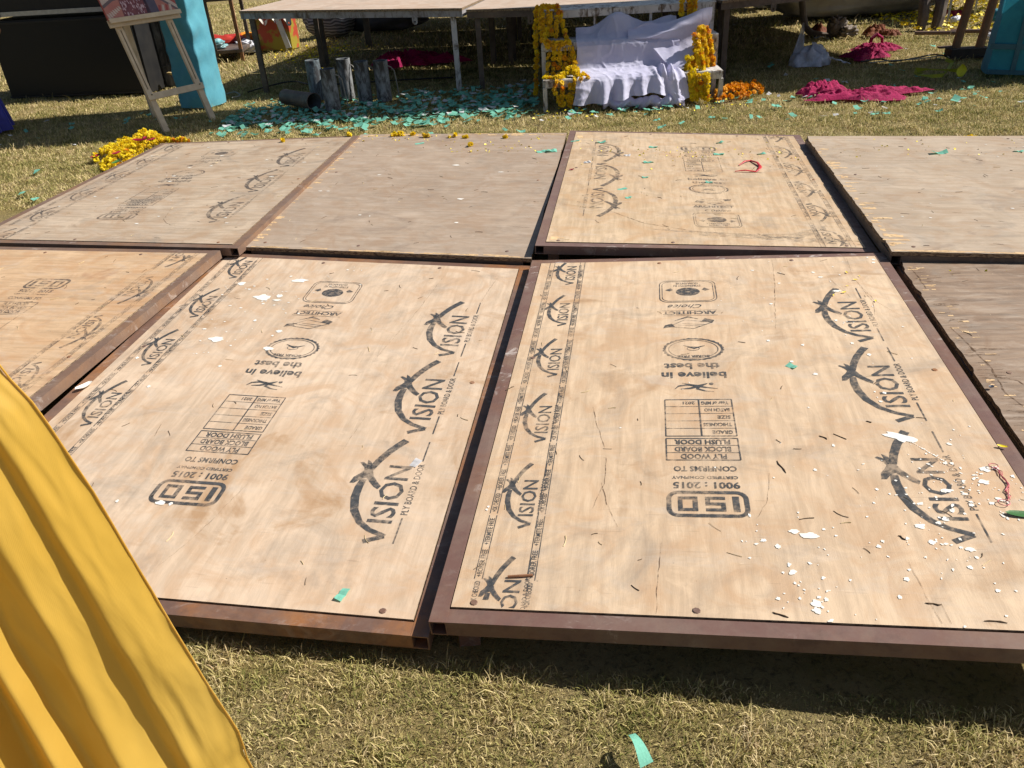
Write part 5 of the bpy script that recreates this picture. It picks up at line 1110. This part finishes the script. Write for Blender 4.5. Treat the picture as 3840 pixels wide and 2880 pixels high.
# ribbon, leaf, thread, flower bits on the boards
REDR = simple('red_ribbon', (.55, .03, .04), (.42, .02, .03), .4, 20, .2)
rr = thing('red_ribbon', 'bent red ribbon lying on the yellowish board', 'ribbon', C_.P(.9, 1.1, C_.wt))
pts = [C_.P(u, v, C_.wt + .004 + .006 * (i % 2)) - rr.location for i, (u, v) in enumerate(((.848, 1.095), (.88, 1.15), (.911, 1.184), (.935, 1.13), (.943, 1.08), (.930, 1.02), (.914, .995), (.865, .992), (.819, .991)))]
q = MB(); q.tube(pts, [.003, .006, .007, .007, .009, .007, .005, .005, .003], 6, squash=.5); q.build('band', REDR, rr, True)
lf = petal('green leaf with a crease, lying among the paint splashes on the front right board', F.P(1.150, .326, F.wt + .001), .020, GREEN_LEAF, 3.6, 'leaf', 'leaf', rz=-.28, curl=.15)
PKT = simple('pink_thread', (.62, .16, .18), (.5, .12, .14), .7)
q = MB(); rs = random.Random(9)
pts = [F.P(1.147 + .0035 * math.sin(k * .8) + .0022 * k - .00016 * k * k, .477 - k * .0058, F.wt + .003) for k in range(20)]
q.tube([p - pts[0] for p in pts], .0008, 5)
for _ in range(3): q.tube([p - pts[0] + Vector((rs.uniform(-.004, .004), rs.uniform(-.004, .004), .001)) for p in pts[::2]], .0008, 4)
lp = [pts[-1] + Vector((.012 * math.cos(a) - .01, .010 * math.sin(a) - .006, .002)) - pts[0] for a in [k * .7 for k in range(20)]]; q.tube(lp, .001, 4)
lp = [pts[0] + Vector((.010 * math.cos(a), .008 * math.sin(a) + .003, .003)) - pts[0] for a in [k * .8 for k in range(16)]]; q.tube(lp, .001, 4)
o = q.build('pink_thread', PKT, None, True); o.location = pts[0]; tag(o, 'tangled pink thread on the white paint splashes of the front right board', 'thread')
YP = simple('yellow_petal', (.85, .70, .02), (.75, .55, .01), .5)
petal('yellow petal lying on the maroon frame at the right', F.P(1.19, .552, .003), .009, YP, 2.6, rz=-.5, curl=.5)
for k, (u, v) in enumerate(((1.06, 1.563), (1.094, 1.53), (1.075, 1.50), (1.04, 1.45), (1.02, 1.40), (.985, 1.38), (1.10, 1.33))): petal('tiny yellow petal near the far right corner of the front right board', F.P(u, v, F.wt + .001), rnd(.004, .007), YP, 2.5, group='yellow petals on the front right board')
petal('magenta petal at the right edge of the weathered board', D_.P(1.075, .30, .018), .016, simple('magenta_petal', (.45, .02, .07), None, .5), 2.4, rz=-.3)
petal('dark red petal near the left tube of the yellowish board', C_.P(.066, .959, C_.wt), .014, RED, 2.0, rz=.2)
SPR = simple('orange_red_spot', (.65, .06, .01), None, .6); petal('tiny orange red petal on the rotten brown board', H_.P(.16, .80, .017), .006, SPR, 1.6)
petal('small crumpled foil scrap caught in the gap beside the maroon frame', H_.P(.012, .92, .018), .011, ALU, 1.4, 'foil_scrap', 'scrap', curl=.9)
petal('white foam scrap lying in the gap beside the pinkish board', on(318, 1455, .05), .024, PAINT, 2.4, 'foam_scrap', 'scrap', rz=.9, curl=.6)
def small_heap(b, u, v, L, wd, n, label, group):
    c = b.P(u, v, b.wt); root = thing('marigold_cluster', label, 'flower heap', c, group=group)
    for _ in range(n): inst('marigold', random.choice(FL_), (rnd(-L, L), rnd(-wd, wd), rnd(.004, .018)), (rnd(0, 6), rnd(0, 6), rnd(0, 6)), rnd(.011, .017), root)
SC = 'small marigold clusters on the boards'
small_heap(B_, .24, 1.715, .035, .02, 14, 'largest yellow marigold cluster at the far left of the brown board', SC); small_heap(B_, .33, 1.72, .03, .01, 7, 'thin tail of marigolds beside the largest cluster', SC)
small_heap(B_, .42, 1.675, .02, .008, 4, 'small marigold bit right of the thin tail on the brown board', SC); small_heap(B_, .58, 1.672, .018, .006, 3, 'marigold bit halfway along the far edge of the brown board', SC); small_heap(B_, .66, 1.65, .022, .008, 4, 'marigold bit right of the halfway one on the brown board', SC)
small_heap(B_, .885, 1.653, .014, .012, 5, 'lone round marigold at the right of the far edge of the brown board', SC); small_heap(B_, .71, 1.48, .012, .02, 4, 'marigold crumbs inside the far half of the brown board', SC)
small_heap(A_, .80, 1.66, .014, .01, 3, 'lone marigold near the far right corner of the pale board', SC); small_heap(A_, 1.16, 1.74, .02, .012, 4, 'marigold crumbs on the far end of the brown tube', SC)
heap('sunlit marigold cluster on the grass behind the weathered right board', [tuple(on(x, y, .03)[:2]) for x, y in ((3590, 522), (3610, 505), (3665, 505), (3680, 522))], 40, .03, FL_, .1, 'marigold clusters behind the right board', .018)
heap('smaller marigold cluster on the grass behind the weathered right board', [tuple(on(x, y, .03)[:2]) for x, y in ((3450, 520), (3455, 510), (3490, 512), (3492, 520))], 14, .015, FL_, .1, 'marigold clusters behind the right board', .016)
# yellow crumbs
q = MB(); rs = random.Random(12)
def crumb(c, r):
    a = rs.uniform(0, 6.3); d = Vector((math.cos(a), math.sin(a), 0)) * r; e = Vector((-d.y, d.x, r * rs.uniform(0, .8))) * .5
    q.face([c - d, c - e * .8, c + d, c + e + Vector((0, 0, r * .5))])
for b, n, (u0, u1, v0, v1) in ((B_, 80, (.05, 1.15, 1.55, 1.74)), (B_, 70, (.55, 1.15, 1.36, 1.52)), (C_, 90, (.05, 1.15, 1.22, 1.36)), (C_, 30, (.1, 1.1, 1.0, 1.6)), (D_, 50, (.1, 1.2, 1.3, 1.7)), (H_, 8, (.1, .5, 1.5, 1.7))):
    for _ in range(n): crumb(b.P(rs.uniform(u0, u1), rs.uniform(v0, v1), b.wt + .002), abs(rs.gauss(.003, .002)) + .0015)
for _ in range(90): x, y = rs.uniform(.2, 1.8), rs.uniform(5.5, 5.88); crumb(Vector((x, y, .012)), rs.uniform(.006, .013))
for _ in range(1500): x, y = rs.uniform(4.1, 6.6), rs.uniform(7.9, 10.2); crumb(Vector((x, y, .015)), rs.uniform(.012, .03))
for _ in range(420): x, y = rs.gauss(-1.9, .25), rs.gauss(9.5, .35); crumb(Vector((x, y, .012)), rs.uniform(.008, .018))
tag(q.build('petal_litter', YP), 'scattered yellow petals and crumbs on boards and grass', 'petals', kind='stuff')
rumple('red_petal_heap', 'red flower heap on the far grass behind the poles', 'flower heap', on(3565, 55), .16, .12, .05, RED, 4.4, 0, .4, 9, 40)
# straw and twigs on the boards
TWIG = simple('brown_twig', (.14, .09, .05), (.07, .045, .025), .8, 40); STRAW = simple('pale_straw', (.62, .50, .28), (.5, .38, .2), .7, 40)
for mt, cnt, sd_, lb in ((TWIG, 30, 3, 'dark'), (STRAW, 22, 4, 'pale')):
    q = MB(); rs = random.Random(sd_)
    for b in (F, E_, G_, A_, B_, C_, D_, H_):
        for _ in range(cnt):
            u, v = rs.uniform(.05, 1.17), rs.uniform(.05, 1.7); a = rs.uniform(0, 6.3); L = rs.uniform(.004, .017); cv = rs.uniform(-.5, .5)
            q.tube([b.P(u + L * (t - .5) * 2 * math.cos(a + cv * t), v + L * (t - .5) * 2 * math.sin(a + cv * t), b.wt + .0007 + .0006 * t) for t in (0, .33, .66, 1)], rs.uniform(.0005, .0011), 4)
    if mt is TWIG:
        for (u, v, u2, v2) in ((.925, .66, .94, .655), (.81, .60, .825, .585), (.90, .262, .91, .25), (.633, .055, .66, .045), (.985, .055, 1.02, .052), (.90, .09, .925, .086), (.70, .50, .715, .455), (.03, .82, .05, .84)):
            q.tube([F.P(lerp(u, u2, t_) + rs.uniform(-.002, .002), lerp(v, v2, t_) + rs.uniform(-.002, .002), F.wt + .0012) for t_ in (0, .25, .5, .75, 1)], [.0006, .0016, .0012, .0018, .0005], 5)
    tag(q.build('straw_litter', mt, None, True), 'fine %s bits of straw and twig scattered on the boards' % lb, 'litter', kind='stuff')
q = MB(); q.tube([F.P(.137, .118, F.wt + .003), F.P(.16, .120, F.wt + .004), F.P(.187, .124, F.wt + .003)], .0028, 6); tag(q.build('twig', simple('reddish_stick', (.30, .14, .07), None, .7), None, True), 'short reddish stick lying across the front small word mark', 'twig')

# ------------------------------------------------------------------ yellow satin drape close to the camera
n = NT('yellow_satin'); v_ = n.uv(kind='OBJ'); a_ = n.noise(v_, 3, 3, .5, .4); b_ = n.noise(n.uv(kind='OBJ', scale=(1, 1, .3), rot=(0, .5, 0)), 14, 4, .6, 1.0)
c_ = n.mix(n.ramp(a_, .35, .65), (.76, .51, .11), (.70, .44, .07)); n.set(c_, .27, spec=.8)
w_ = n.n('ShaderNodeTexWave', {'Vector': n.uv(kind='OBJ', scale=(1, 1, .2)), 'Scale': 420.0}, 0)
n.bump(n.add(n.mul(b_, .9), n.mul(w_, .02)), .30, .006); n.translucent(n.mix(.5, c_, (.92, .50, .04)), .40); SATIN = n.m
dy = thing('yellow_drape', 'large yellow satin cloth hanging in folds at the lower left, nearest the camera', 'cloth', (-.62, .56, 0))
EDGE = [at(x, y, .56) for x, y in ((-200, 1130), (0, 1418), (105, 1524), (165, 1605), (340, 1862), (571, 2240), (679, 2418), (772, 2572), (887, 2752), (906, 2800), (912, 2840), (940, 2890), (1040, 3100))]
top0 = Vector((-.62, .60, 1.30)); EDGE = [top0, lerp(top0, EDGE[0], .5)] + EDGE + [Vector((EDGE[-1].x + .10, .57, .14)), Vector((EDGE[-1].x + .17, .58, .015))]
cum = [0]
for i in range(len(EDGE) - 1): cum.append(cum[-1] + (EDGE[i + 1] - EDGE[i]).length)
def edge_at(t):
    s_ = t * cum[-1]
    for i in range(len(cum) - 1):
        if s_ <= cum[i + 1] or i == len(cum) - 2: return lerp(EDGE[i], EDGE[i + 1], (s_ - cum[i]) / (cum[i + 1] - cum[i]))
def dr(a, t):
    e = edge_at(t); z = e.z; lx = -.66 - .10 * t; d_ = 1 - a       # a=1 right edge
    x = lerp(e.x, lx, d_ ** 1.05); wdt = e.x - lx
    fold = 0
    for c0, w0, h0 in ((.045, .018, .006), (.105, .020, .014), (.155, .018, -.010), (.215, .026, .026), (.275, .020, -.020), (.335, .026, .034), (.40, .026, -.040), (.47, .03, .040), (.60, .05, .050), (.80, .05, -.03)):
        cc = c0 + .05 * nz(t * 2.2, c0 * 9, 2) + (t - .6) * c0 * .25; fold += h0 * .78 * math.exp(-abs((d_ - cc) / (w0 * 1.25)) ** 1.7) * min(1, t * 2.0)
    fold += .010 * nz(a * 6, t * 5, 3) - .005 * abs(nz(d_ * 14 + t * 7, t * 9 - d_ * 4, 8)) - .003 * abs(nz(d_ * 30 - t * 12, t * 20 + d_ * 9, 4)) + .005 * math.sin((d_ * 7 + t * 16) + 3 * nz(a * 3, t * 3, 5)) * (1 - d_) * .8
    hemroll = .003 * math.exp(-(d_ / .02) ** 2)
    return (x + .62 + fold * .35, e.y - .56 - fold * .75 - (e.x - x) * .62 + hemroll, z + .02 * d_ * math.sin(t * 5))
q = MB(); q.grid(dr, 190, 240); q.build('satin_sheet', SATIN, dy, True, merge=1e-6)
q = MB(); q.tube([Vector(dr(1, k / 60)) + Vector((.001, 0, 0)) for k in range(61)], .0009, 6); q.build('hem', SATIN, dy, True)
po = thing('support_pole', 'wooden pole holding up the yellow satin drape', 'pole', (-.68, .64, 0)); q = MB(); q.tube([(0, 0, -.05), (0, 0, 1.42)], .022, 12); q.build('shaft', POLE, po, True)
q = MB(); q.tube([(-.03, -.03, 1.30), (.03, -.05, 1.31), (.07, -.04, 1.29), (.03, .03, 1.30), (-.03, .03, 1.3), (-.03, -.03, 1.3)], .006, 6); q.build('tie', SATIN, po, True)

# ------------------------------------------------------------------ person at the left edge (blue skirt hem and one hand in view)
SKIN = simple('skin', (.36, .17, .10), (.30, .135, .08), .5, 20, .1); HAIR = simple('black_hair', (.012, .01, .009), None, .4, 40, .3)
BLUEC = cloth_mat('royal_blue_satin', (.012, .02, .36), (.006, .008, .20), .4, .3, .1, 20, .5); BLOUSE = cloth_mat('green_blouse', (.25, .32, .04), (.2, .26, .03), .7, .2, .1)
pe = thing('person', 'person in a long royal blue skirt at the left edge, one hand hanging', 'person', (-4.06, 6.42, 0))
def skinned(nm, chains, m, par, root=0, lv=2):
    me = bpy.data.meshes.new(nm); vs = []; es = []; rr_ = []; idx = {}
    def add(p, r):
        k = tuple(round(c, 4) for c in p)
        if k not in idx: idx[k] = len(vs); vs.append(p); rr_.append(r)
        return idx[k]
    for ch_ in chains:
        prev = None
        for p, r in ch_:
            i = add(p, r)
            if prev is not None and prev != i: es.append((prev, i))
            prev = i
    me.from_pydata(vs, es, []); o = bpy.data.objects.new(nm, me); COL.objects.link(o); me.materials.append(m); o.parent = par
    md = o.modifiers.new('skin', 'SKIN'); md.use_smooth_shade = True
    for i, sv in enumerate(me.skin_vertices[0].data): sv.radius = (rr_[i], rr_[i]) if not isinstance(rr_[i], tuple) else rr_[i]; sv.use_root = (i == root)
    s2 = o.modifiers.new('sub', 'SUBSURF'); s2.levels = lv; s2.render_levels = lv; return o
pel = (0, 0, .92); wst = (0, 0, 1.08); chs = (0, 0, 1.28); nk = (.0, 0, 1.42); hdm = (0.01, -.01, 1.50)
body = [[(pel, (.15, .11)), (wst, (.115, .085)), (chs, (.14, .095)), (nk, (.05, .05)), (hdm, (.048, .05))],
        [(chs, (.14, .095)), ((.17, -.01, 1.36), .052), ((.33, -.04, 1.12), .040), ((.50, -.09, .90), .030), ((.565, -.11, .82), .024)],
        [(chs, (.14, .095)), ((-.17, 0, 1.36), .052), ((-.24, -.02, 1.10), .040), ((-.22, -.12, .90), .030), ((-.21, -.16, .82), .024)],
        [(pel, (.15, .11)), ((.09, 0, .84), .085), ((.10, 0, .48), .055), ((.10, .02, .09), .035), ((.10, -.12, .035), .03)], [(pel, (.15, .11)), ((-.09, 0, .84), .085), ((-.10, 0, .48), .055), ((-.10, .02, .09), .035), ((-.10, -.12, .035), .03)]]
skinned('body', body, SKIN, pe)
def hand_at(c, sgn, nm='hand'):
    c = Vector(c); ch_ = [[(tuple(c + Vector((0, 0, .03))), .024), (tuple(c + Vector((sgn * .01, -.005, -.02))), (.032, .02)), (tuple(c + Vector((sgn * .015, -.01, -.055))), (.036, .018))]]
    pm = c + Vector((sgn * .015, -.01, -.055))
    for k, (dy_, L) in enumerate(((-.030, .070), (-.010, .078), (.010, .072), (.028, .058))):
        b0 = pm + Vector((0, dy_, -.008)); b1 = b0 + Vector((sgn * .006, 0, -L * .42)); b2 = b1 + Vector((-sgn * .012, 0, -L * .34)); b3 = b2 + Vector((-sgn * .018, 0, -L * .18))
        ch_.append([(tuple(pm), (.036, .018)), (tuple(b0), .0095), (tuple(b1), .009), (tuple(b2), .008), (tuple(b3), .0068)])
    t0 = c + Vector((sgn * .008, -.035, -.02)); ch_.append([(tuple(c + Vector((sgn * .01, -.005, -.02))), (.032, .02)), (tuple(t0), .011), (tuple(t0 + Vector((0, -.02, -.028))), .010), (tuple(t0 + Vector((0, -.022, -.052))), .008)])
    skinned(nm, ch_, SKIN, pe)
hand_at((.59, -.115, .80), 1); hand_at((-.20, -.17, .80), -1)
q = MB()
def skirt(a, t):
    an = a * 2 * math.pi; r = lerp(.155, .36, t ** .8) + (.022 * math.sin(an * 11 + nz(t * 2, 1, 1)) + .012 * math.sin(an * 23)) * t; return (r * math.cos(an), r * math.sin(an) * .92, lerp(1.06, .012, t))
q.grid(skirt, 150, 40); q.build('skirt', BLUEC, pe, True, merge=1e-5)
q = MB()
def bl(a, t):
    an = a * 2 * math.pi; z = lerp(1.06, 1.385, t); r = lerp(.14, .165, math.sin(t * 2.2)) * (1 - max(0, t - .75) * 1.6); return (r * math.cos(an) * 1.05, r * math.sin(an) * .78, z)
q.grid(bl, 48, 16); q.build('blouse', BLOUSE, pe, True, merge=1e-5)
q = MB()
def hd(a, t):
    an = a * 2 * math.pi; el = (t - .5) * math.pi; ce, se = math.cos(el), math.sin(el); jaw = 1 - .22 * max(0, -se) ; x, y, z = ce * math.cos(an) * .075 * jaw, ce * math.sin(an) * .092 * jaw, se * .115
    f = max(0, -math.sin(an)) ** 8 * ce
    y -= f * (.020 * math.exp(-((z + .02) / .018) ** 2) + .006 * math.exp(-((z + .058) / .010) ** 2)) - f * .006 * math.exp(-((z - .008) / .010) ** 2); return (x + .01, y - .01, z + 1.605)
q.grid(hd, 56, 44); q.build('head', SKIN, pe, True, merge=1e-5)
q = MB()
def hr(a, t):
    an = a * 2 * math.pi; el = lerp(-.25, .5, t) * math.pi; ce, se = math.cos(el), math.sin(el); fr_ = max(0, -math.sin(an)); z = se * .128; z = max(z, .045) if fr_ > .35 else z
    return (ce * math.cos(an) * .086 + .01, ce * math.sin(an) * .102 - .004 + (.02 if fr_ > .35 and z < .06 else 0), z + 1.61)
q.grid(hr, 48, 24); q.build('hair', HAIR, pe, True, merge=1e-5)
for x in (-.028, .048):
    q = MB(); q.grid(lambda a, t: (x + .010 * math.sin(t * math.pi) * math.cos(a * 6.2832), -.094 + .006 * math.sin(t * math.pi) * math.sin(a * 6.2832), 1.618 + .006 * math.cos(t * math.pi)), 10, 8); q.build('eye', simple('eye_dark', (.02, .015, .012), None, .2), pe, True)
q = MB(); q.tube([(.54 + .030 * math.cos(a), -.105 + .030 * math.sin(a), .85 + .008 * math.cos(a)) for a in [k * .35 for k in range(19)]], .006, 6); q.build('bangle', simple('lemon_bangle', (.5, .6, .1), None, .4), pe, True)
